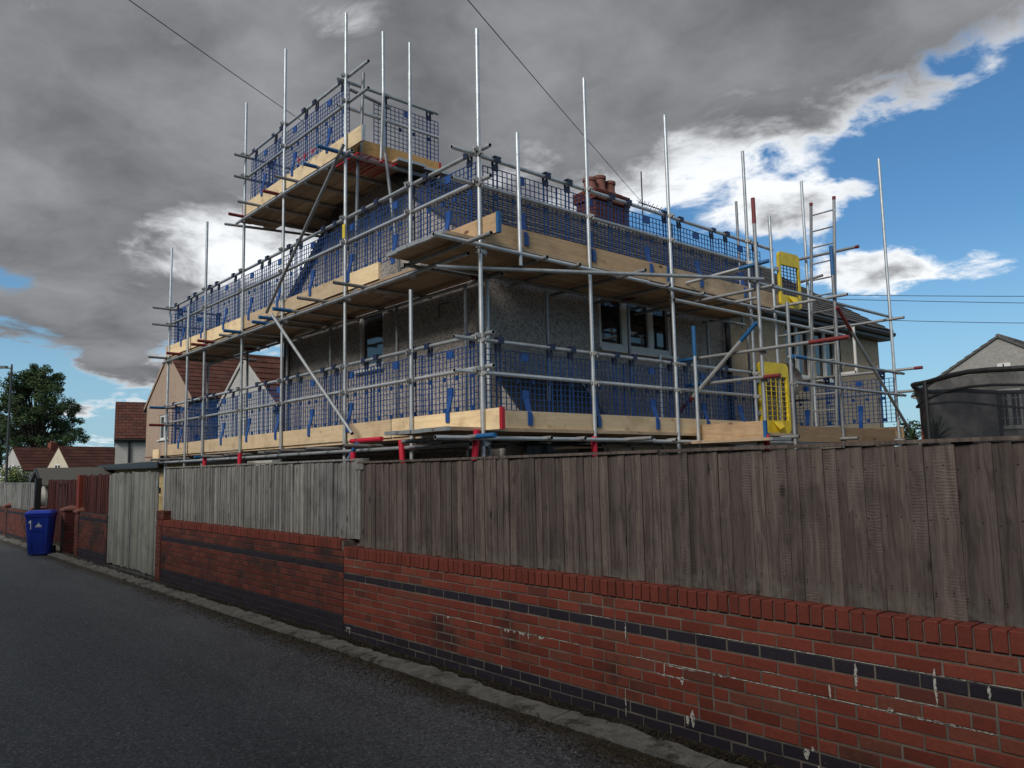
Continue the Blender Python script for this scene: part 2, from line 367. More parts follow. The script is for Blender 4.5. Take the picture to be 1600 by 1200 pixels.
class MB:
    def __init__(s): s.v = []; s.f = []
    def add(s, vs, fs):
        b = len(s.v); s.v += [Vector(v) for v in vs]; s.f += [tuple(i+b for i in f) for f in fs]; return s
    def box(s, x0, x1, y0, y1, z0, z1):
        return s.add([(x0, y0, z0), (x1, y0, z0), (x1, y1, z0), (x0, y1, z0), (x0, y0, z1), (x1, y0, z1), (x1, y1, z1), (x0, y1, z1)],
                     [(0, 3, 2, 1), (4, 5, 6, 7), (0, 1, 5, 4), (1, 2, 6, 5), (2, 3, 7, 6), (3, 0, 4, 7)])
    def obox(s, c, ax, ay, az):          # centre and three half-axis vectors
        c = Vector(c); ax = Vector(ax); ay = Vector(ay); az = Vector(az)
        return s.add([c-ax-ay-az, c+ax-ay-az, c+ax+ay-az, c-ax+ay-az, c-ax-ay+az, c+ax-ay+az, c+ax+ay+az, c-ax+ay+az],
                     [(0, 3, 2, 1), (4, 5, 6, 7), (0, 1, 5, 4), (1, 2, 6, 5), (2, 3, 7, 6), (3, 0, 4, 7)])
    def tube(s, a, b, r, n=10, r2=None, caps=True):
        a = Vector(a); b = Vector(b); d = (b-a).normalized(); r2 = r if r2 is None else r2
        x = d.orthogonal().normalized(); y = d.cross(x)
        vs = []
        for c, rr in ((a, r), (b, r2)):
            for i in range(n):
                t = 2*math.pi*i/n; vs.append(c+x*math.cos(t)*rr+y*math.sin(t)*rr)
        fs = [(i, (i+1) % n, n+(i+1) % n, n+i) for i in range(n)]
        if caps: fs += [tuple(range(n))[::-1], tuple(range(n, 2*n))]
        return s.add(vs, fs)
    def prism(s, poly, ext):             # poly: list of 3d points, ext: vector
        n = len(poly); e = Vector(ext)
        vs = [Vector(p) for p in poly]+[Vector(p)+e for p in poly]
        fs = [tuple(range(n))[::-1], tuple(range(n, 2*n))]+[(i, (i+1) % n, n+(i+1) % n, n+i) for i in range(n)]
        return s.add(vs, fs)
    def path(s, pts, r, n=6):
        for a, b in zip(pts, pts[1:]): s.tube(a, b, r, n)
        return s
    def build(s, name, m, parent=None, smooth=False, **kw):
        off = OFF[parent.name] if parent else Vector((0, 0, 0))
        me = mesh(name, [p-off for p in s.v], s.f, m, smooth)
        o = bpy.data.objects.new(name, me); COL.objects.link(o)
        if parent:
            o.parent = parent
        OFF[o.name] = off
        return tag(o, **kw)
def pieces(name, items, parent, cache, cap=300, cam_sort=True):
    """items: (centre, sx, sy, sz, material, rot) small boxes with a chamfered -y face; nearest cap singly, the rest joined per material"""
    if cam_sort: items = sorted(items, key=lambda t: Vector(t[0]).length/max(.02, (t[1]*t[3])**.5))
    rest = {}
    for k, (c, sx, sy, sz, m, rot) in enumerate(items):
        vs, fs = piece_geo(sx, sy, sz)
        if k < cap:
            key = (round(sx, 3), round(sy, 3), round(sz, 3), m.name)
            if key not in cache: cache[key] = mesh(name, vs, fs, m)
            link(name, cache[key], parent, c, rot)
        else:
            mb = rest.setdefault(m.name, (MB(), m))[0]
            q = Matrix.Identity(3) if rot is None else __import__('mathutils').Euler(rot).to_matrix()
            mb.add([q @ Vector(v)+Vector(c) for v in vs], fs)
    for mb, m in rest.values(): mb.build('distant_'+name+'s', m, parent, kind='stuff')
def piece_geo(sx, sy, sz, ch=.004):
    a, b, c = sx/2, sy/2, sz/2; ch = min(ch, a*.3, c*.3)
    vs = [(-a, b, -c), (a, b, -c), (a, b, c), (-a, b, c), (-a, -b+ch, -c), (a, -b+ch, -c), (a, -b+ch, c), (-a, -b+ch, c),
          (-a+ch, -b, -c+ch), (a-ch, -b, -c+ch), (a-ch, -b, c-ch), (-a+ch, -b, c-ch)]
    fs = [(8, 9, 10, 11), (4, 5, 9, 8), (5, 6, 10, 9), (6, 7, 11, 10), (7, 4, 8, 11), (0, 1, 5, 4)[::-1], (1, 2, 6, 5)[::-1], (2, 3, 7, 6)[::-1], (3, 0, 4, 7)[::-1], (0, 1, 2, 3)]
    fs[5:9] = [(4, 0, 1, 5)[::-1], (5, 1, 2, 6)[::-1], (6, 2, 3, 7)[::-1], (7, 3, 0, 4)[::-1]]
    return vs, fs

# ---------------------------------------------------------------- ground
YW = 4.185          # face of the garden wall along the lane
MB().add([(-1500, -1500, -.03), (1500, -1500, -.03), (1500, 1500, -.03), (-1500, 1500, -.03)], [(0, 1, 2, 3)]).build('ground', YARD, kind='structure')
MB().add([(-160, -2.2, 0), (12, -2.2, 0), (12, 3.9, 0), (-160, 3.9, 0)], [(0, 1, 2, 3)]).build('lane', ASPH, kind='structure')
soil = MB()
xs = [-40+i*.12 for i in range(350)]
for i, x in enumerate(xs[:-1]):
    soil.add([(x, 3.98, .006), (xs[i+1], 3.98, .006), (xs[i+1], YW+.02, .03), (x, YW+.02, .03)], [(0, 1, 2, 3)])
soil.build('wall_foot_soil', DIRT, kind='structure')
kroot = empty('kerb', (-8, 3.95, 0)); tag(kroot, kind='structure')
x = -34.; kn = 0
while x < -.6:
    L = random.uniform(.8, 1.9); rough = x < -13.0
    if not (-20.9 < x < -20.0):
        n = int(L/.07); mb = MB(); top = []; bot = []
        for i in range(n+1):
            xx = x+L*i/n*.994
            j = lambda a: random.uniform(-a, a)
            y0 = 3.865+j(.010 if not rough else .035); y1 = 4.05+j(.022 if not rough else .05)+.02*math.sin(xx*3.1)
            z = .030+j(.003 if not rough else .012)
            top.append(((xx, y0-.012, -.02), (xx, y0, z-.008), (xx, (y0*2+y1)/3, z), (xx, y1-.012, z+.008+j(.004)), (xx, y1, -.02)))
        vs = [p for r in top for p in r]
        fs = [(i*5+k, (i+1)*5+k, (i+1)*5+k+1, i*5+k+1) for i in range(n) for k in range(4)]+[(0, 1, 2, 3, 4), tuple(n*5+k for k in (4, 3, 2, 1, 0))]
        mb.add(vs, fs).build('kerb_slab', KERBM, kroot)
        kn += 1
    x += L
# leaf litter, grit and stone chips
def scatter(name, m, n, fx, fy, fz, smin, smax, label=None, cat=None):
    mb = MB()
    for _ in range(n):
        x, y, z = fx(), fy(), fz(); s = random.uniform(smin, smax); a = random.uniform(0, 6.3)
        c, d = math.cos(a)*s, math.sin(a)*s; k = random.uniform(.4, .9)
        mb.add([(x+c, y+d, z), (x-d*k, y+c*k, z), (x-c, y-d, z), (x+d*k, y-c*k, z), (x+c*.2, y+d*.2, z+s*random.uniform(.35, .8))], [(0, 1, 4), (1, 2, 4), (2, 3, 4), (3, 0, 4)])
    mb.build(name, m, kind='stuff', label=label, cat=cat)
tri = random.triangular
scatter('leaf_litter', LEAFLIT, 13000, lambda: -1.2-abs(random.gauss(0, 6)), lambda: tri(4.02, 4.185, 4.13), lambda: random.uniform(.012, .035), .004, .017, 'dark leaf litter and crumbs heaped along the foot of the wall', 'litter')
scatter('gutter_moss', LEAFLIT, 7000, lambda: -1.2-abs(random.gauss(0, 7)), lambda: tri(3.45, 3.875, 3.83), lambda: .001, .003, .012, 'brown moss and dirt clinging along the kerb edge', 'moss')
scatter('stone_chips', CHIP, 900, lambda: random.uniform(-22, -1.5), lambda: random.uniform(-1.5, 4.0), lambda: .001, .0035, .0085, 'small pale stone chips scattered over the asphalt lane', 'stone chips')
scatter('grit', m_tiles('dark_grit', [(0, (.03, .03, .032)), (.5, (.09, .092, .095)), (1, (.24, .24, .235))]), 14000, lambda: -1.3-abs(random.gauss(0, 4.5)), lambda: random.uniform(-1.2, 3.9), lambda: .0008, .003, .0065, 'fine grit lying all over the lane surface', 'grit')

# ---------------------------------------------------------------- brick walls
BC = {}
CH = .075
def brick_wall(name, x0, x1, zc, label, nred_top=2, nred=6, nblue=3, depth=.21, cop=True, cap=300, yw=YW, rm=None):
    """zc: underside of the coping; courses count down from there"""
    root = empty(name, ((x0+x1)/2, yw, 0), label, 'wall')
    MB().box(x0+.004, x1-.004, yw+.005, yw+depth, -.05, zc+.002).build('mortar_bed', MORTD if rm else MORT, root)
    items = []
    kinds = ['r']*nred_top+['b']+['r']*nred+['b']*nblue
    for i, k in enumerate(kinds):
        z1 = zc-i*CH; zc_ = z1-CH/2-.004
        if z1 < -.02: break
        x = x0-(.1125 if i % 2 else 0)
        while x < x1-.02:
            a, b = max(x, x0), min(x+.215, x1)
            if b-a > .03:
                if k == 'r' and random.random() < .05 and b-a > .2:      # snapped headers
                    parts = [(a, a+.1), (a+.11, b)]
                else: parts = [(a, b)]
                for (p, q) in parts:
                    items.append((((p+q)/2+random.uniform(-.0015, .0015), yw+.051+random.uniform(-.0025, .0025), zc_+random.uniform(-.0012, .0012)), round(q-p, 2) if q-p < .2 else .215, .102, .065, (rm or BRED) if k == 'r' else BBLUE, (random.uniform(-.008, .008), random.uniform(-.004, .004), random.uniform(-.007, .007))))
            x += .225
    pieces('brick', items, root, BC, cap)
    if cop:
        items = []; x = x0
        while x < x1-.05:
            items.append(((x+.0325, yw+.105-.004+random.uniform(-.004, .003), zc+.058+random.uniform(-.0025, .0025)), .065, .215, .106, BCOP, (random.uniform(-.01, .01), random.uniform(-.012, .012), random.uniform(-.012, .012))))
            x += .0755
        MB().box(x0+.004, x1-.004, yw+.008, yw+.2, zc-.004, zc+.098).build('coping_mortar', MORT, root)
        pieces('coping_brick', items, root, BC, 300)
    return root
WR = brick_wall('brick_wall', -7.54, -.3, .842, 'red brick garden wall with blue brick bands in the right foreground', cap=300)
WL = brick_wall('brick_wall', -13.85, -7.552, .917, 'red brick wall between the silvered gate and the step in its coping', cap=300, rm=BREDL)
# end pier of the left wall by the gate
pz = empty('pier', (-13.6, YW, .9)); 
def pier(xa, xb, z0, z1, root, y0=YW-.02, y1=YW+.33, mat_=BRED):
    items = []; z = z0; i = 0
    MB().box(xa+.008, xb-.008, y0+.008, y1-.008, z0, z1-.006).build('pier_core', MORT, root)
    while z < z1-.03:
        n = max(1, round((xb-xa)/.225)); w = (xb-xa)/n
        xx = [xa+k*w for k in range(n+1)] if i % 2 == 0 else [xa]+[xa+(k+.5)*w for k in range(n)]+[xb]
        for p, q in zip(xx, xx[1:]):
            items.append((((p+q)/2, y0+.05, z+.0325), round(q-p-.01, 2), .1, .065, mat_, None))
        yy = y0
        while yy < y1-.05:      # the side that faces the camera
            q = min(yy+.215, y1); items.append(((xb-.05, (yy+q)/2, z+.0325), round(q-yy-.01, 2), .1, .065, mat_, (0, 0, R(90))))
            yy += .225
        z += CH; i += 1
    pieces('brick', items, root, BC, 300)
bpy.data.objects.remove(pz)
pier(-13.86, -13.5, 1.03, 1.15, WL, mat_=BREDL)
pier(-13.86, -13.62, .02, .91, WL, mat_=BREDL)
# lime runs on the right wall
def deposits(root, spec, drips):
    mb = MB(); y = YW-.003
    for (xa, xb, z, h, rag) in spec:
        n = max(4, int((xb-xa)/.018)); up = []; lo = []
        for i in range(n+1):
            xx = xa+(xb-xa)*i/n; e = min(1, i/2, (n-i)/2)*(.7 if random.random() < .8 else .1)
            w = h*e*random.uniform(.3, 1.)
            up.append((xx, y, z+w*.4)); lo.append((xx, y, z-w*.6-(rag*random.random()**3*e)))
        vs = up+lo; m = n+1
        mb.add(vs, [(i, i+1, m+i+1, m+i) for i in range(n)])
    for (xx, z, l, w) in drips:
        pts = 7; L = []; Rr = []
        for i in range(pts+1):
            t = i/pts; ww = w*(.35+.65*math.sin(math.pi*min(1, t*1.15))**.7)*random.uniform(.65, 1.2)*(1 if t < .95 else .35)
            o = random.uniform(-.003, .003); L.append((xx-ww/2+o, y, z-l*t)); Rr.append((xx+ww/2+o, y, z-l*t))
        m = pts+1; mb.add(L+Rr, [(i, i+1, m+i+1, m+i) for i in range(pts)])
    mb.build('lime_deposit', DEPOSIT, root)
zc = .842; zj = lambda k: zc-k*CH
deposits(WR, [(-5.95, -4.05, zj(5), .010, .004), (-4.95, -4.42, zj(5), .016, .05), (-5.75, -5.55, zj(5), .014, .03), (-3.65, -1.35, zj(5), .010, .006), (-3.4, -3.1, zj(6), .013, .02), (-2.95, -2.8, zj(5), .02, .02), (-1.9, -1.6, zj(4), .010, .012), (-2.6, -2.42, zj(4), .008, .006),
              (-4.0, -3.75, zj(2), .008, .008), (-3.05, -1.2, zj(2), .006, .004), (-7.49, -7.36, zj(9)-.04, .02, .01), (-3.32, -3.05, zj(5)-.012, .012, .0), (-1.75, -1.5, zj(5), .02, .01), (-1.58, -1.38, zj(2), .01, .005)],
           [(-4.62, zj(5)+.005, .05, .022), (-7.46, zj(9)-.03, .06, .02), (-7.40, zj(9)-.035, .075, .016), (-3.13, zj(9)+.004, .062, .026), (-3.09, zj(9)+.045, .105, .032), (-2.33, zj(9)+.0, .06, .04), (-2.29, zj(9)+.02, .03, .02), (-2.26, zj(10), .11, .028),
            (-2.02, zj(2), .16, .016), (-3.62, zj(3)+.06, .11, .014), (-1.62, zj(2)+.03, .19, .016), (-4.95, zj(9)+.01, .045, .014), (-3.16, zj(6)+.01, .05, .03), (-3.3, zj(5), .10, .010), (-1.38, zj(2)-.01, .06, .016), (-2.17, zj(4)+.0, .08, .012), (-1.85, zj(5)+.02, .03, .03), (-3.64, zj(8), .20, .008)])

# ---------------------------------------------------------------- fences
def board_geo(w, h, t0, t1, sk=0.):
    # feather-edge board, thick edge on the right, top slightly skewed
    return ([(0, -t0, 0), (w, -t1, 0), (w, 0, 0), (0, 0, 0), (0, -t0, h+sk), (w, -t1, h-sk), (w, 0, h-sk), (0, 0, h+sk)],
            [(0, 3, 2, 1), (4, 5, 6, 7), (0, 1, 5, 4), (1, 2, 6, 5), (2, 3, 7, 6), (3, 0, 4, 7)])
def board_fence(name, x0, x1, z0, z1, m, label, y=YW+.115, pitch=.079, wob=.006, cap=True, capz=.0, thick=.011, posts=(), zr=0.):
    root = empty(name, ((x0+x1)/2, y, z0), label, 'fence')
    var = []
    for k in range(7):
        w = pitch+random.uniform(.018, .027)
        vs, fs = board_geo(w, z1-z0+random.uniform(-.004, .004), .005, thick+random.uniform(0, .007), random.uniform(-.002, .002))
        var.append(mesh('fence_board', vs, fs, m))
    x = x0
    while x < x1-.02:
        link('fence_board', random.choice(var), root, (x, y+random.uniform(-.004, .003), z0+random.uniform(-wob, wob)), (random.uniform(-.008, .008), random.gauss(0, .006), random.uniform(-.03, .03)))
        x += pitch*random.uniform(.9, 1.1)
    for zz in (z0+.12, z1-.14):
        MB().box(x0, x1, y+.006, y+.05, zz-.04, zz+.04).build('rail', m, root)
    if cap: MB().box(x0-.01, x1+.01, y-.028, y+.05, z1+.006+capz, z1+.026+capz).build('capping_strip', m, root)
    for px, pw, ph in posts: MB().box(px-pw/2, px+pw/2, y+.055, y+.055+pw, 0, ph).build('post', m, root)
    return root
FR = board_fence('board_fence', -7.40, -.25, .955, 1.835, FBROWN, 'dark brown weathered board fence on the nearer right wall', posts=[(-7.36, .1, 1.80), (-4.6, .1, 1.8), (-1.8, .1, 1.8)])
FL = board_fence('board_fence', -13.84, -7.44, 1.03, 1.868, FGREY, 'pale grey weathered board fence between gate and brown fence', posts=[(-13.7, .1, 1.84), (-10.6, .1, 1.84), (-7.50, .1, 1.86)])
MB().box(-7.47, -7.30, YW+.09, YW+.17, 1.775, 1.895).build('post_end', FGREY, FL)
MB().box(-14.02, -13.86, YW+.22, YW+.30, .0, 1.86).build('post', FGREY, FL)
# the pair of silvered plank gates
for (gx0, gx1, lab) in ((-16.98, -15.46, 'silvered plank gate leaf on the left, next to maroon fence'), (-15.44, -13.93, 'silvered plank gate leaf on the right, next to brick pier')):
    root = empty('plank_gate', ((gx0+gx1)/2, YW+.03, .05), lab, 'gate', 'pair of silvered plank gates')
    x = gx0; var = []
    for k in range(6):
        vs, fs = piece_geo(.128, .02, 1.74+random.uniform(-.03, .02), .003); var.append(mesh('plank', vs, fs, GATEW))
    while x < gx1-.06:
        link('plank', random.choice(var), root, (x+.064, YW+.02+random.uniform(-.006, .004), .945+random.uniform(-.02, .02)+(gx1-x)*0), (0, random.uniform(-.004, .004), random.uniform(-.03, .03)))
        x += .1385
    for zz in (.35, 1.5): MB().box(gx0+.02, gx1-.03, YW+.032, YW+.075, zz-.05, zz+.05).build('ledge', GATEW, root)
    MB().obox(((gx0+gx1)/2, YW+.05, .93), (.64, 0, .50), (0, .016, 0), (-.03, 0, .04)).build('brace', GATEW, root)
    if gx1 > -14: 
        for zz in (.24, 1.02, 1.62): MB().box(gx1-.03, gx1+.045, YW-.006, YW+.006, zz-.05, zz+.05).build('hinge', SILV, root)
MB().box(-17.2, -13.8, 3.98, YW+.5, -.02, .018).build('gate_threshold', KERBM, kind='structure')

# walls and fences further along the lane
def capstone(root, xc, z, w=.36):
    y0, y1 = YW-.05, YW+.36; a = w/2+.03; t = .13; yc = (y0+y1)/2
    MB().add([(xc-a, y0, z), (xc+a, y0, z), (xc+a, y1, z), (xc-a, y1, z), (xc-a, y0, z+.04), (xc+a, y0, z+.04), (xc+a, y1, z+.04), (xc-a, y1, z+.04), (xc, yc, z+t)],
             [(0, 1, 5, 4), (1, 2, 6, 5), (2, 3, 7, 6), (3, 0, 4, 7), (4, 5, 8), (5, 6, 8), (6, 7, 8), (7, 4, 8)]).build('capstone', CAPM, root)
CAPM = m_plain('terracotta_capstone', (.17, .065, .048), .85, 0, .2, 12)
w1 = brick_wall('brick_wall', -19.28, -17.02, .98, 'low brick wall under maroon fence between blue bin and plank gate', 1, 8, 3, cop=False, cap=120, rm=BREDL)
pier(-19.62, -19.28, 0, .98, w1, mat_=BREDL); capstone(w1, -19.45, .98)
f1 = board_fence('board_fence', -19.55, -17.0, .96, 1.80, FMAROON, 'maroon stained board fence right of the dark driveway opening', pitch=.13, cap=False, wob=.02)
MB().box(-19.72, -19.5, YW+.02, YW+.12, .95, 1.80).build('post', FRED, f1)
w2 = empty('brick_pier', (-20.8, YW, 0), 'capped brick gate pier standing just right of the blue bin', 'pier')
pier(-20.98, -20.6, 0, .98, w2, mat_=BREDL); capstone(w2, -20.79, .98)
f2 = board_fence('plank_gate', -24.3, -20.7, .12, 1.70, FMAROON, 'maroon driveway gate set back behind the blue bin', y=YW+.30, pitch=.14, cap=False, wob=.015)
f2['category'] = 'gate'
for px, lab in ((-23.4, None),):
    pass
w3 = brick_wall('brick_wall', -33.5, -24.4, .86, 'long low brick wall far left beyond the blue bin', 1, 8, 3, cop=False, cap=120, rm=BREDL)
pier(-24.74, -24.4, 0, .9, w3, mat_=BREDL); capstone(w3, -24.57, .9)
pier(-28.9, -28.56, 0, .9, w3, mat_=BREDL); capstone(w3, -28.73, .9)
f3 = board_fence('board_fence', -33.4, -24.6, .84, 1.60, FGREY, 'pale grey board fence at the far left end of the lane', pitch=.16, cap=True, wob=.01)
MB().box(-24.32, -24.16, YW-.02, YW+.12, 0, 1.75).build('post', BLACKP, f2)

# ---------------------------------------------------------------- blue wheelie bin
bn = empty('wheelie_bin', (-20.75, 3.72, 0), 'blue wheelie bin with white number 1 standing on the lane', 'bin', rz=R(-26))
def lp(name, mb, m, parent=bn, smooth=False):      # parts in the bin's own frame; front faces local +x
    me = mesh(name, mb.v, mb.f, m, smooth); o = bpy.data.objects.new(name, me); COL.objects.link(o); o.parent = parent; return o
def frust(z0, z1, a0, b0, a1, b1, ch=.05, dx0=0, dx1=0):
    vs = []
    for z, a, b, dx in ((z0, a0, b0, dx0), (z1, a1, b1, dx1)):
        for sx, sy, k in ((1, -1, 0), (1, -1, 1), (1, 1, 1), (1, 1, 0), (-1, 1, 0), (-1, 1, 1), (-1, -1, 1), (-1, -1, 0)):
            vs.append((dx+sx*(a-(ch if k == 0 else 0)), sy*(b-(ch if k == 1 else 0)), z))
    fs = [(i, (i+1) % 8, 8+(i+1) % 8, 8+i) for i in range(8)]+[tuple(range(8))[::-1], tuple(range(8, 16))]
    return vs, fs
mb = MB(); mb.add(*frust(.03, .90, .20, .20, .27, .255, .035, -.01, .0)); body = lp('body', mb, BINB)
mb = MB(); mb.add(*frust(.88, .935, .283, .268, .288, .272, .035)); lp('rim', mb, BINB)
mb = MB(); mb.add(*frust(.937, .965, .30, .28, .298, .278, .04)); mb.add(*frust(.965, 1.015, .293, .273, .22, .22, .06)); lid = lp('lid', mb, BINB2)
mb = MB(); mb.tube((-.34, -.22, .96), (-.34, .22, .96), .016, 8); mb.box(-.35, -.28, -.2, -.16, .92, .97); mb.box(-.35, -.28, .16, .2, .92, .97); lp('handle', mb, BINB)
for s in (-1, 1):
    mb = MB(); mb.tube((-.20, s*.205, .10), (-.20, s*.255, .10), .10, 18); w = lp('wheel', mb, BLACKP, smooth=True)
    mb = MB(); mb.tube((-.20, s*.2555, .10), (-.20, s*.260, .10), .045, 12); lp('hub', mb, BINB, w)
mb = MB(); mb.tube((-.20, -.2, .10), (-.20, .2, .10), .012, 8); lp('axle', mb, GALV2)
mb = MB()
for s in (-1, 1): mb.obox((.225, s*.12, .47), (.0, .010, 0), (.012, 0, 0), (.032, 0, .36))
mb.obox((.236, 0, .56), (.0, .13, 0), (.012, 0, 0), (.002, 0, .014)); lp('moulded_rib', mb, BINB)
fr = lambda y, z: (.19+.08*(z-.03)/.87+.0035, y, z)
def flat(polys, name):
    mb = MB()
    for P in polys: mb.add([fr(y, z) for y, z in P], [tuple(range(len(P)))])
    return lp(name, mb, WHITE)
flat([[(-.143, .60), (-.107, .60), (-.107, .80), (-.143, .80)], [(-.178, .76), (-.178, .73), (-.143, .76), (-.143, .80)]], 'number_one')
flat([[(.0, .70), (.025, .745), (.05, .70), (.04, .70), (.025, .727), (.01, .70)], [(-.03, .675), (.08, .675), (.08, .69), (-.03, .69)], [(.01, .69), (.04, .69), (.025, .712)]]
     + [[(-.04+i*.0185, .645), (-.027+i*.0185, .645), (-.027+i*.0185, .662), (-.04+i*.0185, .662)] for i in range(7)], 'council_emblem')

# ---------------------------------------------------------------- houses (local frame: x across the gable, y along the ridge, gable at y=0)
def LP(name, mb, m, parent, smooth=False, **kw):
    me = mesh(name, mb.v, mb.f, m, smooth); o = bpy.data.objects.new(name, me); COL.objects.link(o); o.parent = parent
    return tag(o, **kw)
def window(root, o, ud, nd, w, h, cols, fw=.055, sill=True, frame=None, bars=0):
    """o: lower left corner on the wall, ud: unit along the wall, nd: outward normal"""
    frame = frame or WHITEP
    o = Vector(o); ud = Vector(ud); nd = Vector(nd); up = Vector((0, 0, 1))
    f = MB(); C = lambda a, b, n: o+ud*a+up*b+nd*n
    for b in (fw/2, h-fw/2): f.obox(C(w/2, b, .012), ud*(w/2), nd*.034, up*(fw/2))
    tot = sum(cols); x = 0; pan = []
    for i, c in enumerate(cols):
        xa = x; x += c/tot*w; pan.append((xa, x))
    for e in [0]+[p[1] for p in pan]:
        a = min(max(e, fw/2), w-fw/2); f.obox(C(a, h/2, .014), ud*(fw/2), nd*.034, up*(h/2-fw))
    wo = LP('window', f, frame, root)
    for (a, b) in pan:
        p = MB(); p.obox(C((a+b)/2, h/2, -.012), ud*((b-a)/2-.02), nd*.006, up*(h/2-.02)); po = LP('pane', p, GLASS, wo)
        s = MB(); q = .03
        for z in (fw+q/2, h-fw-q/2): s.obox(C((a+b)/2, z, .022), ud*((b-a)/2-fw/2), nd*.02, up*(q/2))
        for u in (a+fw/2+q/2, b-fw/2-q/2): s.obox(C(u, h/2, .022), ud*(q/2), nd*.02, up*(h/2-fw-q))
        LP('sash', s, frame, wo)
        if bars:
            s = MB()
            for k in range(1, bars): s.obox(C((a+b)/2, h*k/bars, .0), ud*((b-a)/2-.03), nd*.012, up*.012)
            s.obox(C((a+b)/2, h/2, .0), ud*.012, nd*.012, up*(h/2-.05)); LP('glazing_bar', s, frame, wo)
    if sill:
        s = MB(); s.obox(C(w/2, -.02, .09), ud*(w/2+.04), nd*.06, up*.022); LP('sill', s, frame, wo)
    return wo
TC = {}
def tiles(root, hw, ze, zr, y0, y1, m, gauge, tw, cap, side=1, t=.024):
    """tile courses on one roof slope; single tiles near the camera, the rest joined"""
    base = root.matrix_basis.copy()
    run = Vector((hw, 0, ze-zr)); Ls = run.length; dn = run.normalized(); 
    if side < 0: dn.x = -dn.x
    nrm = dn.cross(Vector((0, 1, 0))); nrm = nrm if nrm.z > 0 else -nrm
    n = int(Ls/gauge); gauge = Ls/n; it = []
    tilt = .07
    for i in range(n):
        y = y0+(-tw/2 if i % 2 else 0)
        while y < y1-.02:
            a, b = max(y, y0), min(y+tw, y1)
            if b-a > .03: it.append((i, a, b))
            y += tw
    ax = (dn*math.cos(tilt)+nrm*math.sin(tilt)*1).normalized(); nz = Vector((0, 1, 0)).cross(ax); nz = nz if nz.z > 0 else -nz
    rows = []
    for (i, a, b) in it:
        c = Vector((0, 0, zr))+dn*(gauge*(i+.5)+.02)+nrm*(t*.9+random.uniform(-.002, .003)); c.y = (a+b)/2
        rows.append((c, b-a-.016))
    rows.sort(key=lambda r: (base @ r[0]-Vector((0, 0, 1.75))).length)
    mb = MB(); L = gauge*1.12
    for k, (c, w) in enumerate(rows):
        j = random.uniform(-.012, .012); a2 = (ax+nz*j).normalized()
        if k < cap:
            key = (round(w, 2), round(L, 3), m.name, side, round(dn.x, 3))
            if key not in TC:
                q = MB(); q.obox((0, 0, 0), ax*L/2, Vector((0, 1, 0))*(round(w, 2)/2-.002), nz*t/2); TC[key] = mesh('roof_tile', q.v, q.f, m)
            o = bpy.data.objects.new('roof_tile', TC[key]); COL.objects.link(o); o.parent = root; o.location = c; o.rotation_euler = (0, random.uniform(-.01, .01), 0)
        else: mb.obox(c, a2*L/2, Vector((0, w/2, 0)), nz*t/2)
    if mb.v: LP('distant_roof_tiles', mb, m, root, kind='stuff')
def hole_face(w, o, ud, nd, W_, H_, holes, dep=.10):
    """rectangular wall face with window openings and their reveals"""
    o = Vector(o); ud = Vector(ud); nd = Vector(nd); up = Vector((0, 0, 1)); C = lambda a, b, n=0: o+ud*a+up*b+nd*n
    us = sorted({0., W_, *[h[0] for h in holes], *[h[0]+h[2] for h in holes]}); zs = sorted({0., H_, *[h[1] for h in holes], *[h[1]+h[3] for h in holes]})
    for a, b in zip(us, us[1:]):
        for c, d in zip(zs, zs[1:]):
            if any(h[0]-1e-6 <= a and b <= h[0]+h[2]+1e-6 and h[1]-1e-6 <= c and d <= h[1]+h[3]+1e-6 for h in holes): continue
            w.add([C(a, c), C(b, c), C(b, d), C(a, d)], [(0, 1, 2, 3)])
    for (a, c, ww, hh) in holes:
        P = [(a, c), (a+ww, c), (a+ww, c+hh), (a, c+hh)]
        for p, q in zip(P, P[1:]+P[:1]): w.add([C(*p), C(*q), C(*q, -dep), C(*p, -dep)], [(0, 1, 2, 3)])
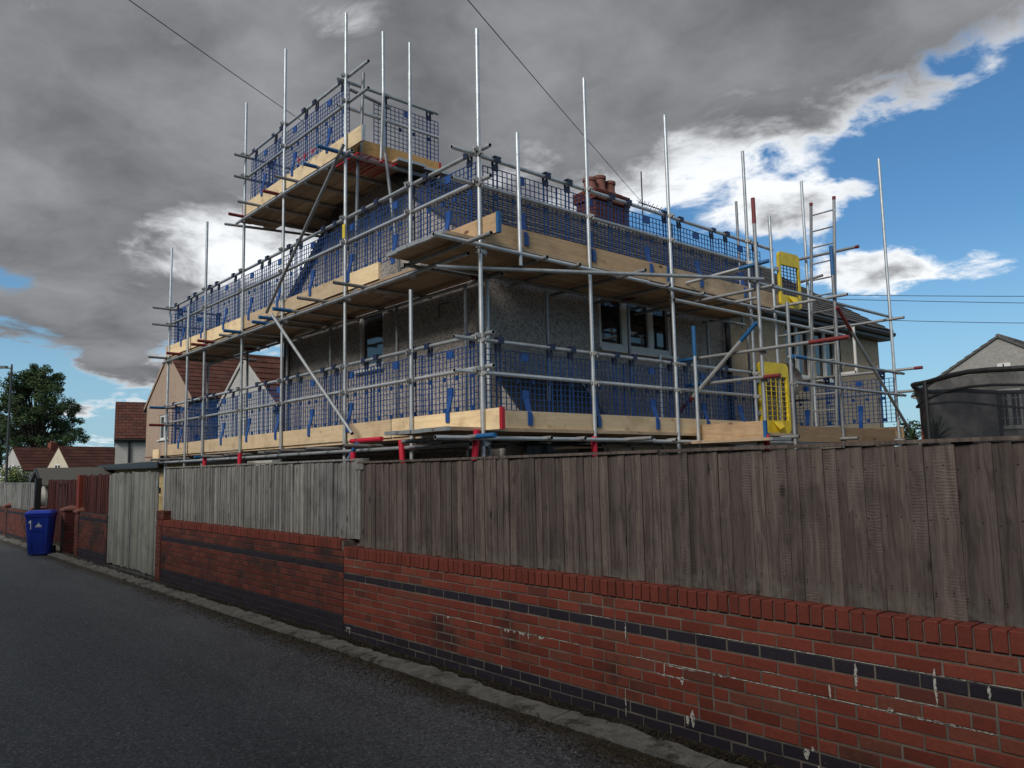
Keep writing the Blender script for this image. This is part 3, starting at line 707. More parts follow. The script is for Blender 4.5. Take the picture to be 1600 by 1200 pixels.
def house(name, loc, rz, hw, ln, ze, zr, wall_m, tile_m, label, cap=0, gauge=.22, tw=.2, oh=.3, gable0=True, gable1=True, both=False, plain=False, og=.08, wins=()):
    root = empty(name, loc, label, 'house', rz=rz)
    sl = (zr-ze)/(hw+oh); zw = ze+sl*oh
    w = MB()
    P = [(-hw, 0, 0), (hw, 0, 0), (hw, 0, zw-.05), (0, 0, zr-.05), (-hw, 0, zw-.05)]
    zt = zw-.05
    hole_face(w, (-hw, 0, 0), (1, 0, 0), (0, -1, 0), 2*hw, zt, [(u+hw, z, a, b) for f, u, z, a, b, *_ in wins if f == 'F'])
    hole_face(w, (hw, 0, 0), (0, 1, 0), (1, 0, 0), ln, zt, [(u, z, a, b) for f, u, z, a, b, *_ in wins if f == 'R'])
    w.add([(-hw, 0, zt), (hw, 0, zt), (0, 0, zr-.05)], [(0, 1, 2)]); w.add([(-hw, ln, 0), (hw, ln, 0), (hw, ln, zt), (0, ln, zr-.05), (-hw, ln, zt)], [(0, 1, 2, 3, 4)])
    w.add([(-hw, 0, 0), (-hw, ln, 0), (-hw, ln, zt), (-hw, 0, zt)], [(0, 1, 2, 3)])
    LP('wall', w, wall_m, root)
    for f, u, z, a, b, cols, *kw in wins:
        kw = kw[0] if kw else {}
        if f == 'F': window(root, (u, .075, z), (1, 0, 0), (0, -1, 0), a, b, cols, **kw)
        else: window(root, (hw-.075, u, z), (0, 1, 0), (1, 0, 0), a, b, cols, **kw)
    y0, y1 = (-og if gable0 else 0), (ln+og if gable1 else ln)
    for s in (1, -1):
        d = Vector((s*(hw+oh), 0, ze-zr)).normalized(); nr = Vector((-d.z*s, 0, d.x*s)); nr = nr if nr.z > 0 else -nr
        b = MB(); b.prism([Vector((0, y0, zr))-nr*.05, Vector((s*(hw+oh), y0, ze))-nr*.05, Vector((s*(hw+oh), y0, ze)), Vector((0, y0, zr))], (0, y1-y0, 0))
        LP('roof_slope', b, tile_m, root)
        if not plain and (s == 1 or both): tiles(root, hw+oh, ze, zr, y0, y1, tile_m, gauge, tw, cap, s)
        f = MB(); f.box(min(s*(hw+oh-.02), s*(hw+oh-.045)), max(s*(hw+oh-.02), s*(hw+oh-.045)), y0, y1, ze-.2, ze-.055)
        f.box(min(s*hw, s*(hw+oh-.05)), max(s*hw, s*(hw+oh-.05)), y0, y1, ze-.205, ze-.19); LP('fascia', f, BLACKP, root)
        gt = MB(); gt.tube((s*(hw+oh+.035), y0, ze-.075), (s*(hw+oh+.035), y1, ze-.075), .055, 8); LP('gutter', gt, BLACKP, root, True)
    k = MB(); n = max(1, int((y1-y0)/.42)); stp = (y1-y0)/n
    for i in range(n): k.tube((0, y0+i*stp+.004, zr-.005), (0, y0+(i+1)*stp-.004, zr-.005), .085, 8)
    LP('ridge_tiles', k, tile_m, root)
    if not plain:
        for ys in ([y0] if gable0 else [])+([y1] if gable1 else []):
            vb = MB()
            for s in (1, -1):
                d = Vector((s*(hw+oh), 0, ze-zr)); nr = Vector((-d.z*s, 0, d.x*s)).normalized(); nr = nr if nr.z > 0 else -nr
                a = Vector((0, ys, zr)); vb.obox(a+d/2-nr*.06, d/2, Vector((0, .012, 0)), nr*.055)
            LP('verge', vb, wall_m if wall_m is not DASH else TDARK, root)
    return root
HX, HY = -10.55, 6.27
H1 = house('semi_detached_house', (HX, HY, 0), 0, 2.85, 5.63, 4.71, 6.85, DASH, TDARK, 'grey pebble-dashed house with dark tiled roof behind the scaffold', cap=300, gable1=False, wins=[('R', 2.27, 3.52, 1.78, .98, (1, 1.05, .85), dict(fw=.075)), ('F', -.30, 3.35, .75, .95, (1,)), ('R', 2.4, .95, 1.9, 1.1, (1, 1, 1))])
H2 = house('semi_detached_house', (HX, HY+5.63, 0), 0, 2.85, 6.2, 4.71, 6.85, BEIGE, TDARK, 'beige rendered house joined to the far end of the grey one', cap=60, gable0=False, wins=[('R', 2.05, 3.45, .98, 1.1, (1, 1), dict(fw=.035)), ('R', 3.2, 3.45, .95, 1.1, (1, 1), dict(fw=.05))])
# opened casement of the beige house
cs = MB()
for (a, b) in ((0, .04), (.36, .40)): cs.obox((2.98+.0, 4.0, 4.08), (.012, 0, 0), (0, .02, 0), (0, 0, .48))
cs.obox((3.16, 3.93, 4.56), (.19, 0, 0), (0, .018, 0), (0, 0, .022)); cs.obox((3.16, 3.93, 3.60), (.19, 0, 0), (0, .018, 0), (0, 0, .022)); cs.obox((3.34, 3.93, 4.08), (.022, 0, 0), (0, .018, 0), (0, 0, .5))
LP('open_casement', cs, WHITEP, H2)
pp = MB(); pp.tube((2.93, 5.55, 0), (2.93, 5.55, 4.62), .05, 8); LP('downpipe', pp, BLACKP, H1, True)
pp = MB(); pp.tube((-2.80, -.06, 0), (-2.80, -.06, 4.7), .05, 8); LP('downpipe', pp, BLACKP, H1, True)
pp = MB(); pp.tube((2.93, .06, 4.0), (2.93, .06, 4.05), .01, 6); pp.tube((1.95, -.03, 3.85), (1.95, -.03, 4.05), .008, 6); pp.tube((1.95, -.03, 4.05), (2.2, -.03, 4.03), .008, 6); LP('wall_hook', pp, BLACKP, H1)
# lean-to porch roof on the side wall
po = MB(); po.prism([(2.85, .23, 3.02), (3.55, .05, 2.44), (3.55, .05, 2.40), (2.85, .23, 2.95)], (0, 1.55, 0)); LP('porch_roof', po, m_plain('dark_slate', (.018, .021, .025), .6), H1)
po = MB(); po.box(3.50, 3.53, .06, 1.66, 2.25, 2.40); LP('porch_fascia', po, BLACKP, H1)
po = MB(); po.add([(2.86, .30, 2.2), (3.46, .16, 2.2), (3.46, .16, 2.40), (2.86, .30, 2.90)], [(0, 1, 2, 3)]); po.box(2.86, 3.44, .26, .33, 0, 2.22); po.box(2.86, 3.44, 1.45, 1.52, 0, 2.3); LP('porch_cheek', po, WREND, H1)
po = MB(); po.box(3.45, 3.48, .16, 1.62, 0, 2.25); LP('porch_glazing', po, GLASS, H1)
sat = MB(); sat.tube((2.86, 1.15, 3.2), (3.2, 1.1, 3.2), .02, 6); dsh = []; dc = Vector((3.25, 1.1, 3.22)); dn_ = Vector((.55, -.8, .25)).normalized(); dx_ = dn_.orthogonal().normalized(); dy_ = dn_.cross(dx_)
for j in range(5):
    rr = .36*j/4
    for i in range(18): dsh.append(dc+dn_*(rr*rr*.6)+dx_*rr*math.cos(i*math.pi/9)+dy_*rr*math.sin(i*math.pi/9))
sat.add(dsh, [(j*18+i, j*18+(i+1) % 18, (j+1)*18+(i+1) % 18, (j+1)*18+i) for j in range(4) for i in range(18)]); sat.tube(dc, dc+dn_*.4, .012, 6)
LP('satellite_dish', sat, BLACKP, H2)
# shared chimney stack
ch = empty('chimney', (HX+.05, 11.85, 6.5), 'red brick chimney stack with round terracotta pots on the ridge', 'chimney')
CW, CL, CT = .27, .50, 7.42
items = []; z = 6.35; i = 0
core = MB(); core.box(HX+.05-CW+.012, HX+.05+CW-.012, 11.85-CL+.012, 11.85+CL-.012, 6.3, CT-.06); core.build('stack_core', MORT, ch)
while z < CT-.06:
    o_ = .045 if z > CT-.28 else 0
    yy = 11.85-CL-o_-(.11 if i % 2 else 0)
    while yy < 11.85+CL+o_-.02:
        a, b = max(yy, 11.85-CL-o_), min(yy+.215, 11.85+CL+o_)
        if b-a > .03: items.append(((HX+.05+CW+o_-.05, (a+b)/2, z+.0325), round(b-a, 2), .1, .065, BREDL, (0, 0, R(90))))
        yy += .225
    xx = HX+.05-CW-o_-(.11 if i % 2 else 0)
    while xx < HX+.05+CW+o_-.1:
        a, b = max(xx, HX+.05-CW-o_), min(xx+.215, HX+.05+CW+o_-.1)
        if b-a > .03: items.append((((a+b)/2, 11.85-CL-o_+.05, z+.0325), round(b-a, 2), .1, .065, BREDL, None))
        xx += .225
    z += CH; i += 1
pieces('brick', items, ch, BC, 300)
fl = MB(); fl.add(*[[(HX+.05+sx*(CW+.02), 11.85+sy*(CL+.02), CT-.06) for sx, sy in ((-1, -1), (1, -1), (1, 1), (-1, 1))]+[(HX+.05+sx*.2, 11.85+sy*.42, CT+.04) for sx, sy in ((-1, -1), (1, -1), (1, 1), (-1, 1))], [(4, 5, 6, 7), (0, 1, 5, 4), (1, 2, 6, 5), (2, 3, 7, 6), (3, 0, 4, 7)]]); fl.build('flaunching', CAPM, ch)
for k, (py, ph) in enumerate(((-.36, .25), (-.06, .36), (.24, .31))):
    p = MB(); yy = 11.85+py; c = (HX+.05, yy)
    prof = [(.15, 0), (.14, .08), (.125, .10), (.125, ph-.07), (.145, ph-.06), (.145, ph), (.10, ph), (.10, ph-.2)]
    n = 14
    vs = [(c[0]+r*math.cos(2*math.pi*i/n), c[1]+r*math.sin(2*math.pi*i/n), CT+.02+zz) for r, zz in prof for i in range(n)]
    fs = [(j*n+i, j*n+(i+1) % n, (j+1)*n+(i+1) % n, (j+1)*n+i) for j in range(len(prof)-1) for i in range(n)]
    p.add(vs, fs); p.build('chimney_pot', CAPM, ch, True)
ld = MB()
d0 = Vector((HX+CW+.1, 11.85-CL, 6.5))
ld.add([(HX+.05-CW-.1, 11.85-CL-.04, 6.78), (HX+.05+CW+.12, 11.85-CL-.04, 6.52), (HX+.05+CW+.12, 11.85+CL+.04, 6.52), (HX+.05+CW+.02, 11.85+CL+.04, 6.72), (HX+.05+CW+.02, 11.85-CL-.04, 6.72)], [(1, 2, 3, 4)]); ld.build('lead_flashing', SILV, ch)
ar = empty('tv_aerial', (HX+.4, 12.75, 7.2), 'thin dark television aerial beside the chimney', 'aerial')
a = MB(); a.tube((HX+.4, 12.75, 6.7), (HX+.4, 12.75, 8.05), .014, 6); a.build('mast', BLACKP, ar)
a = MB(); a.tube((HX+.4, 12.65, 7.35), (HX+.55, 13.3, 7.25), .01, 5)
for k in range(7): t = k/6; c = Vector((HX+.4+.15*t, 12.65+.65*t, 7.35-.1*t)); a.tube(c+Vector((-.05, 0, -.05)), c+Vector((.05, 0, .05)), .007, 5); a.tube(c+Vector((-.05, 0, .05)), c+Vector((.05, 0, -.05)), .007, 5)
a.build('antenna_array', BLACKP, ar)

# neighbouring houses of the row and beyond
H3 = house('neighbour_house', (-33.6, 10.4, 0), 0, 2.75, 9.0, 4.75, 6.9, TAN, TBROWN, 'tan rendered house with brown roof left of the scaffold', gauge=.33, tw=.33, og=.04, wins=[('F', -.95, 3.25, 1.15, 1.05, (1, 1)), ('F', -.95, .9, 1.3, 1.1, (1, 1))])
b = MB(); b.box(-2.76, 2.76, -.02, -.002, 2.55, 2.585); LP('string_course', b, CAPM, H3)
H4 = house('white_house', (-23.4, 9.5, 0), 0, 2.15, 6.0, 3.75, 5.4, WREND, TBROWN, 'small white gabled house seen under the scaffold decks', gauge=.33, tw=.33, og=.04, wins=[('F', -.5, 2.6, .9, .9, (1, 1))])
def at(px, py, dep): 
    v = CF+CR*((px-800)/1208)-CU*((py-600)/1208)
    return v*dep+Vector((0, 0, 1.75))
va = math.atan2(CR.y, CR.x)      # world angle of the picture's horizontal
c = at(168, 760, 45)
H5 = house('roof_house', (c.x, c.y, 0), 0, 3.6, 12, 4.0, 6.45, WREND, TBROWN, 'pale house with steep brown roof between tree and scaffold', plain=True, gable0=True, oh=.25)
H5.rotation_euler = (0, 0, va-R(90)+R(27)); H5.location = (at(178, 760, 49).x, at(178, 760, 49).y, 0)
t = MB()
H5.matrix_basis  # tiles laid in the house's own frame
tiles(H5, 3.85, 4.0, 6.45, -.08, 12.08, TBROWN, .36, .4, 0)
dp = MB(); dp.tube((3.66, .75, 0), (3.66, .75, 4.0), .07, 6); LP('downpipe', dp, BLACKP, H5)
for k, (px, lab, wm) in enumerate(((90, 'cream gabled house with brown roof in the far left distance', CREAM), (18, 'white gabled house with chimney at the far left edge', WREND))):
    c = at(px, 740, 118)
    Hh = house('far_house', (c.x, c.y, 0), va+R(-28), 2.9, 9.5, 3.0, 6.5, wm, TBROWN, lab, plain=True, oh=.15)
    window(Hh, (-.75, -.03, 2.75), (1, 0, 0), (0, -1, 0), 1.5, 1.05, (1, 1), fw=.14)
    tiles(Hh, 3.05, 3.0, 6.5, -.08, 9.58, TBROWN, .62, 1.2, 0, 1, .05)
    if k == 1:
        cc = MB(); cc.box(-.45, .45, 5.6, 6.7, 6.2, 7.3); LP('chimney_stack', cc, BRED, Hh)
        for yy in (5.85, 6.4): cc = MB(); cc.tube((0, yy, 7.3), (0, yy, 7.65), .16, 8); LP('chimney_pot', cc, CAPM, Hh)
H6 = house('grey_house', (-9.55, 33, 0), 0, 3.0, 9, 4.45, 6.4, GREYR, TGREY, 'grey rendered gabled house behind the trampoline at right', plain=True, oh=.2, wins=[('F', -.25, 2.9, .82, 1.5, (1, 1), dict(fw=.07, bars=4)), ('F', -2.2, .9, 1.2, 1.2, (1, 1))])
tiles(H6, 3.2, 4.45, 6.4, -.08, 9.08, TGREY, .33, .33, 0, 1); tiles(H6, 3.2, 4.45, 6.4, -.08, 9.08, TGREY, .33, .33, 0, -1)
vt = MB(); vt.box(-.12, .32, -.04, -.003, 5.12, 5.34); LP('gable_vent', vt, WHITEP, H6); vt = MB(); vt.box(.06, .11, -.045, -.04, 5.15, 5.31); LP('vent_slot', vt, BLACKP, H6)
dp = MB(); dp.tube((-2.95, -.08, 0), (-2.95, -.08, 4.4), .055, 6); dp.tube((-3.3, -.02, 4.35), (-2.9, -.08, 4.2), .05, 6); LP('downpipe', dp, GREYR, H6)

# flat-roofed outbuilding, garden shed
ob = empty('outbuilding', (-25.5, 7.6, 0), 'ochre flat-roofed outbuilding with dark fascia behind the plank gate', 'outbuilding')
for z in range(11): MB().box(-28.4, -22.6, 6.98+random.uniform(-.004, .004), 8.9, .02+z*.19, .205+z*.19).build('wall_plank', m_wood('ochre_plank', (.30, .23, .11), (.36, .28, .14), (.15, .1, .05), 0, 0, .3), ob)
MB().prism([(-28.7, 6.75, 2.08), (-28.7, 9.2, 2.3), (-28.7, 9.2, 2.34), (-28.7, 6.75, 2.13)], (6.3, 0, 0)).build('roof', m_plain('roofing_felt', (.10, .10, .10), .9), ob)
MB().box(-28.72, -22.38, 6.72, 6.75, 1.97, 2.14).build('fascia', BLACKP, ob)
MB().box(-22.38, -22.35, 6.78, 9.2, 2.06, 2.3).build('fascia', BLACKP, ob)
sh = empty('garden_shed', (-28.0, 5.9, 0), 'small garden shed with grey felt pitched roof behind maroon fence', 'shed')
MB().prism([(-28.85, 4.95, 0), (-27.15, 4.95, 0), (-27.15, 4.95, 1.55), (-28.0, 4.95, 1.98), (-28.85, 4.95, 1.55)], (0, 2.6, 0)).build('shed_wall', WREND, sh)
for s_ in (-1, 1): MB().prism([(-28.0, 4.82, 2.02), (-28.0+s_*1.02, 4.82, 1.50), (-28.0+s_*1.02, 4.82, 1.54), (-28.0, 4.82, 2.07)], (0, 2.9, 0)).build('roof_panel', m_plain('grey_felt', (.075, .072, .065), .9), sh)
for s_ in (-1, 1): MB().prism([(-28.0, 4.79, 1.97), (-28.0+s_*1.03, 4.79, 1.45), (-28.0+s_*1.03, 4.79, 1.55), (-28.0, 4.79, 2.08)], (0, .028, 0)).build('barge_board', BLACKP, sh)

# unseen house row and fence, added behind the viewpoint to shade the lane
H7 = house('unseen_shade_house', (-22, -6.0, 0), R(-90), 3.3, 40, 5.6, 8.2, CREAM, TBROWN, 'unseen house row added behind the viewpoint to shade the lane', plain=True)
MB().box(-60, 14, -2.42, -2.3, 0, 1.9).build('unseen_shade_fence', FBROWN, label='unseen board fence added behind the viewpoint to shade the lane', cat='fence')  # out of view, added with the row to keep the lane shaded

# ---------------------------------------------------------------- scaffold
YF, XF = 5.21, -6.41
YI, XI = 6.03, -7.25           # inner row of standards
Z1, Z2, Z3 = 2.17, 4.25, 6.28  # deck levels
sc = empty('scaffold', (XF, YF, 0), 'tall galvanised tube scaffold wrapped round the grey house', 'scaffold')
TR = .0242
def tube_mesh(L, m, n=12):
    me_key = (round(L, 2), m.name)
    if me_key in TUBES: return TUBES[me_key]
    vs = []; rings = [(TR, 0), (TR, L), (TR*.83, L), (TR*.83, L-.06)]
    for r, z in [(TR*.83, .06), (TR*.83, 0)]+rings:
        for i in range(n): vs.append((r*math.cos(2*math.pi*i/n), r*math.sin(2*math.pi*i/n), z))
    fs = [(j*n+i, j*n+(i+1) % n, (j+1)*n+(i+1) % n, (j+1)*n+i) for j in range(5) for i in range(n)]
    fs += [tuple(range(n)), tuple(range(5*n, 6*n))]
    me = mesh('tube', vs, fs, m, True, 35); me.materials.append(HOLE)
    for k in (0, 4): 
        for i in range(n): me.polygons[k*n+i].material_index = 1
    me.polygons[5*n].material_index = 1; me.polygons[5*n+1].material_index = 1
    TUBES[me_key] = me; return me
TUBES = {}
def tube(name, a, b, m=GALV, caps=(None, None)):
    a = Vector(a); b = Vector(b); d = b-a; L = round(d.length, 2)
    q = d.to_track_quat('Z', 'Y')
    o = link(name, tube_mesh(L, m), sc, a, tuple(q))
    for k, c in enumerate(caps):
        if c is None: continue
        mt, ln = c if isinstance(c, tuple) else (c, .28)
        dd = d.normalized(); p = a if k == 0 else b-dd*ln
        key = ('cap', mt.name, ln)
        if key not in TUBES:
            mb = MB(); mb.tube((0, 0, -.003), (0, 0, ln+.003), TR+.0035, 12); TUBES[key] = mesh('tube_sleeve', mb.v, mb.f, mt, True)
        link('tube_sleeve', TUBES[key], sc, p, tuple(q))
    return o
def coupler_mesh():
    mb = MB()
    mb.tube((0, 0, -.026), (0, 0, .026), .033, 10)
    mb.tube((-.026, -.05, 0), (.026, -.05, 0), .033, 10)
    mb.box(.025, .052, -.012, .012, -.02, .02); mb.tube((.043, .006, 0), (.043, .05, 0), .008, 6)
    mb.box(-.05, -.027, -.01, .012, -.022, .022)
    mb.box(-.02, .02, -.098, -.076, -.012, .012); mb.tube((0, -.088, 0), (0, -.088, -.055), .008, 6)
    mb.box(-.012, .012, -.04, -.01, -.03, .03)
    return mesh('coupler', mb.v, mb.f, CLAMP)
CM = coupler_mesh()
CQ = []
def coupler(p, ang): CQ.append((p, ang))
LX = [-6.41, -7.76, -9.37, -11.35, -12.95, -14.72, -16.85]      # standards of the lane-side face
LT = [6.70, 7.14, 8.31, 8.64, 8.34, 6.61, 6.59]
RY = [6.97, 8.63, 10.61]                                          # standards of the side face
sway = lambda: random.uniform(-.012, .012)
for x, zt in zip(LX, LT):
    if x == -7.76:      # two joined tubes with a gap at the upper platform
        tube('standard', (x, YF, 0), (x, YF, 3.95)); tube('standard', (x, YF, 4.3), (x+.004, YF, 6.72)); MB().tube((x+.004, YF, 6.6), (x+.004, YF, zt), TR*.8, 12).build('spigot', GALV, sc, True)
    else: tube('standard', (x+sway(), YF, 0), (x, YF+sway(), zt))
    if x < -7: tube('standard', (x+.03, YI+sway(), 0), (x+.03, YI, 4.1 if x > -13 else 4.2), GALV2)
tube('standard', (-15.6, YF-.03, 1.0), (-15.57, YF-.03, 5.08))
for y in RY:
    tube('standard', (XF, y, 0), (XF, y+sway(), 6.70)); tube('standard', (XI, y+.05, 0), (XI, y+.05, 4.1), GALV2)
tube('standard', (XI, 6.0, 0), (XI, 6.0, 4.1), GALV)
tube('standard', (XF+.05, 5.76, 4.04), (XF+.05, 5.75, 5.61))      # short puncheon near the corner
tube('standard', (XF, 11.32, 0), (XF, 11.32, 5.78)); tube('standard', (XF, 12.45, 2.0), (XF+.02, 12.42, 6.63)); tube('standard', (-7.6, 12.28, 4.2), (-7.6, 12.28, 6.57), GALV2)
tube('standard', (XI-.02, 11.9, 0), (XI-.02, 11.9, 4.1), GALV2)
tube('standard', (-7.15, 9.25, 0), (-7.15, 9.25, 3.4), GALV)
# tower: posts behind the chimney platform
tube('standard', (-9.37, 6.75, 4.2), (-9.42, 6.78, 6.2), GALV2); tube('standard', (-9.37, 5.83, 6.3), (-9.37, 5.82, 8.26))
tube('standard', (-12.2, 6.75, 4.2), (-12.2, 6.75, 8.35), GALV)
# rails: lane side and house side
CAPS = [None, None, None, BLUEC, BLUEC, MAROONC, None]
rails = [(3.21, 'guard_rail'), (2.85, 'mid_rail'), (5.30, 'guard_rail'), (4.95, 'mid_rail')]
for z, nm in rails:
    o1 = -.058
    # lane side: two lengths meeting with an overlap
    tube(nm, (-17.05, YF+.055, z), (-11.05, YF+.055, z)); tube(nm, (-11.2, YF+.055, z+.004), (-6.62+.35, YF+.055, z+.004), GALV)
    ye = 10.75 if z < 4 else 11.45
    tube(nm, (XF-.052, 4.88, z-.055), (XF-.052, 8.4, z-.055)); tube(nm, (XF-.052, 8.35, z-.055), (XF-.052, ye, z-.055))
    for x in LX: coupler((x, YF, z-.02), 0)
    for y in RY+[5.21]: coupler((XF, y, z-.075), R(90))
    tube(nm, (-16.85+.05, YF-.35, z-.06), (-16.85+.05, YI+.25, z-.06), GALV2, ((MAROONC if z < 3 else BLUEC) if z < 4 else None, None))
for x in (-9.37, -11.35, -12.95):
    for z in (7.37, 6.99): coupler((x, YF, z), 0)
for z, nm in ((7.37, 'guard_rail'), (6.98, 'mid_rail')):
    tube(nm, (-13.05, YF+.055, z), (-8.85, YF+.055, z+.02)); tube(nm, (-9.37-.05, 5.1, z-.06), (-9.37-.05, 6.85, z-.06)); tube(nm, (-12.9, 5.0, z-.06), (-12.9, 6.9, z-.06), GALV2)
    tube(nm, (-9.1, 5.55, z-.02), (-9.1, 4.95, z+.01), GALV2) if z > 9 else None
tube('handrail', (-9.40, 5.30, 7.2), (-9.40, 5.95, 7.12), GALV2)
tube('brace', (-9.33, 5.42, 6.2), (-9.25, 5.42, 7.43), GALV2); tube('brace', (-9.30, 5.74, 6.2), (-9.33, 5.80, 7.28), GALV2)
tube('brace', (-9.6, 5.5, 4.4), (-9.45, 5.45, 6.3), GALV2); tube('brace', (-9.05, 5.9, 4.5), (-9.2, 5.75, 6.3), GALV2)
# ledgers under the decks
for z, m in ((2.02, GALV), (4.12, GALV)):
    tube('ledger', (-17.0, YF-.055, z), (-11.3, YF-.055, z), m); tube('ledger', (-11.6, YF-.055, z+.004), (-6.55, YF-.055, z+.004), m)
    tube('ledger', (-16.9, YI, z), (-11.8, YI, z), GALV2); tube('ledger', (-12.0, YI, z), (-7.0, YI, z), GALV2)
    tube('ledger', (XF+.055, 4.55, z+.06), (XF+.055, 8.05, z+.06), m); tube('ledger', (XF+.055, 8.0, z+.05), (XF+.055, 11.6, z+.05), m)
    tube('ledger', (XI, 5.3, z+.03), (XI, 8.6, z+.03), GALV2); tube('ledger', (XI, 8.5, z+.03), (XI, 11.8, z+.03), GALV2)
    for x in LX: coupler((x, YF, z), R(180))
    for y in RY+[5.21]: coupler((XF, y, z+.05), R(-90))
tube('ledger', (-13.15, YF-.055, 6.16), (-9.1, YF-.055, 6.16)); tube('ledger', (-13.0, 6.7, 6.16), (-9.15, 6.7, 6.16), GALV2)
tube('ledger', (-9.33, 4.75, 6.19), (-9.33, 6.95, 6.17), GALV2, ((BLUEC, .5), None)); tube('ledger', (-13.3, 5.0, 6.16), (-12.9, 6.9, 6.16), GALV2)
# transoms carrying the boards; their ends poke out over the lane
tr_up = [(-7.5, 4.95, None), (-8.76, 4.70, None), (-9.84, 4.73, None), (-10.72, 4.77, BLUEC), (-11.43, 4.86, BLUEC), (-11.85, 4.93, BLUEC), (-12.86, 4.86, BLUEC), (-13.3, 4.95, None), (-14.1, 4.86, MAROONC), (-14.55, 4.9, MAROONC), (-15.89, 4.88, MAROONC), (-16.6, 4.75, None)]
for k, (x, y0, cpm) in enumerate(tr_up):
    tube('transom', (x, y0, 4.165), (x+.02, 6.2+(.5 if k % 4 == 2 else 0), 4.165), GALV2, (cpm, MAROONC if k % 3 == 0 else None))
    tube('transom', (x+.15, y0+.06, 2.075), (x+.17, 6.2, 2.075), GALV2, (BLUEC if k == 9 else None, None))
for k in range(6):
    x = -12.85+k*.7
    tube('transom', (x, 4.78 if k % 2 else 4.9, 6.205), (x+.02, 6.9, 6.205), GALV2, ((MAROONC, .26) if k in (0, 2) else (BLUEC, .2) if k == 4 else None, None))
for z in (2.09, 4.18):
    for k, y in enumerate((5.0, 6.1, 6.65, 7.5, 8.4, 9.2, 10.1, 11.1)):
        tube('transom', (XF+.14 if k % 3 else XF+.45, y, z), (-7.66, y+.02, z), GALV2, (BLUEC if z < 3 and k == 0 else None, None))
# decking boards, 225 x 38
DBX = {}
def board(name, c, L, axis, m, ends=None, w=.222, t=.038, up=False):
    key = (name, round(L, 2), axis, m.name, up)
    if key not in DBX:
        hx, hy, hz = (L/2, w/2, t/2) if axis == 0 else (w/2, L/2, t/2)
        if up: hx, hy, hz = (L/2, t/2, w/2) if axis == 0 else (t/2, L/2, w/2)
        mb = MB(); mb.box(-hx, hx, -hy, hy, -hz, hz); DBX[key] = mesh(name, mb.v, mb.f, m)
    o = link(name, DBX[key], sc, c, (random.uniform(-.003, .003) if axis == 0 else 0, random.uniform(-.003, .003), 0))
    for s, e in zip((-1, 1), ends or (None, None)):
        if e is None: continue
        hx, hy, hz = (.022, w/2+.002, t/2+.002) if axis == 0 else (w/2+.002, .022, t/2+.002)
        if up: hx, hy, hz = (.02, t/2+.003, w/2+.003) if axis == 0 else (t/2+.003, .02, w/2+.003)
        k2 = ('band', axis, e.name, up)
        if k2 not in DBX:
            mb = MB(); mb.box(-hx, hx, -hy, hy, -hz, hz); DBX[k2] = mesh('board_end_band', mb.v, mb.f, e)
        p = Vector(c); p[axis] += s*(L/2-.018); link('board_end_band', DBX[k2], sc, p)
    return o
for z in (Z1, Z2):
    for i in range(4):
        y = YF+.16+i*.232; x = -17.0+(i % 2)*.15
        while x < -7.7:
            L = min(3.9, -7.62-x); 
            if L > .4: board('deck_board', (x+L/2, y+random.uniform(-.004, .004), z-.019+random.uniform(-.003, .003)), round(L-.012, 2), 0, OLDX, (SILV, SILV))
            x += L
    for i in range(5):
        x = XF-.10-i*.232; y = 4.72+random.uniform(-.03, .03)
        ye = 11.35
        while y < ye-.2:
            L = min(3.9, ye-y); board('deck_board', (x+random.uniform(-.004, .004), y+L/2, z+.006+random.uniform(-.003, .003)), round(L-.012, 2), 1, OLDY, (SILV, SILV)); y += L
for i in range(7):
    y = YF+.15+i*.232; board('deck_board', (-11.34+(.0, .03, -.02, .24, .26, .20, .22)[i], y, Z3-.019+random.uniform(-.003, .003)), 3.9, 0, OLDX, (SILV, SILV))
# toe boards
def toe_x(x0, x1, y, z, m, ends=None): board('toe_board', ((x0+x1)/2, y, z+.1125), round(x1-x0, 2), 0, m, ends, .225, .038, True)
def toe_y(y0, y1, x, z, m, ends=None): board('toe_board', (x, (y0+y1)/2, z+.1125), round(y1-y0, 2), 1, m, ends, .225, .038, True)
ty = YF+.045
toe_x(-16.95, -13.06, ty, Z1, PINE); toe_x(-13.04, -9.36, ty, Z1, PINE); toe_x(-9.34, -8.26, ty, Z1, PINE); toe_x(-8.24, -6.12, ty-.0, Z1, PINE, (None, REDC))
toe_y(5.3, 8.6, XF-.045, Z1, PINEY); toe_y(8.62, 10.9, XF-.045, Z1, PINEY)
toe_x(-16.95, -13.06, ty, Z2, PINE); toe_x(-13.04, -9.36, ty, Z2, PINE); toe_x(-9.34, -8.55, ty, Z2, PINE)
toe_x(-7.25, -6.12, ty, Z2+.03, TOEX, (None, BLUEC)); toe_y(5.3, 8.6, XF-.045, Z2+.03, TOEY, (None, BLUEC)); toe_y(8.62, 11.5, XF-.045, Z2+.03, OLDY, (BLUEC, None))
toe_x(-13.1, -8.95, ty, Z3, PINE, (MAROONC, SILV)); toe_y(5.3, 6.85, -9.37+.0, Z3-.02, ORANGE, (None, REDC)); toe_y(5.2, 6.9, -12.98, Z3, PINEY)
toe_y(5.2, 6.2, -16.97, Z1, PINEY); toe_y(5.2, 6.2, -16.97, Z2, PINEY)
MB().box(-16.99, -16.6, 5.0, 5.03, Z1-.12, Z1+.12).build('toe_board_offcut', PINE, sc)
# bracing
tube('brace', (-11.66, 5.08, 4.30), (-9.20, 5.08, 6.25), GALV2); tube('brace', (-11.28, 5.0, 4.2), (-8.80, 5.0, 2.24), GALV)
tube('brace', (-6.66, 4.80, 3.94), (-5.38, 9.25, 4.21), GALV)
tube('brace', (-9.05, 4.95, 1.7), (-8.75, 5.05, 2.12), GALV2, (BLUEC, (BLUEC, .2)))
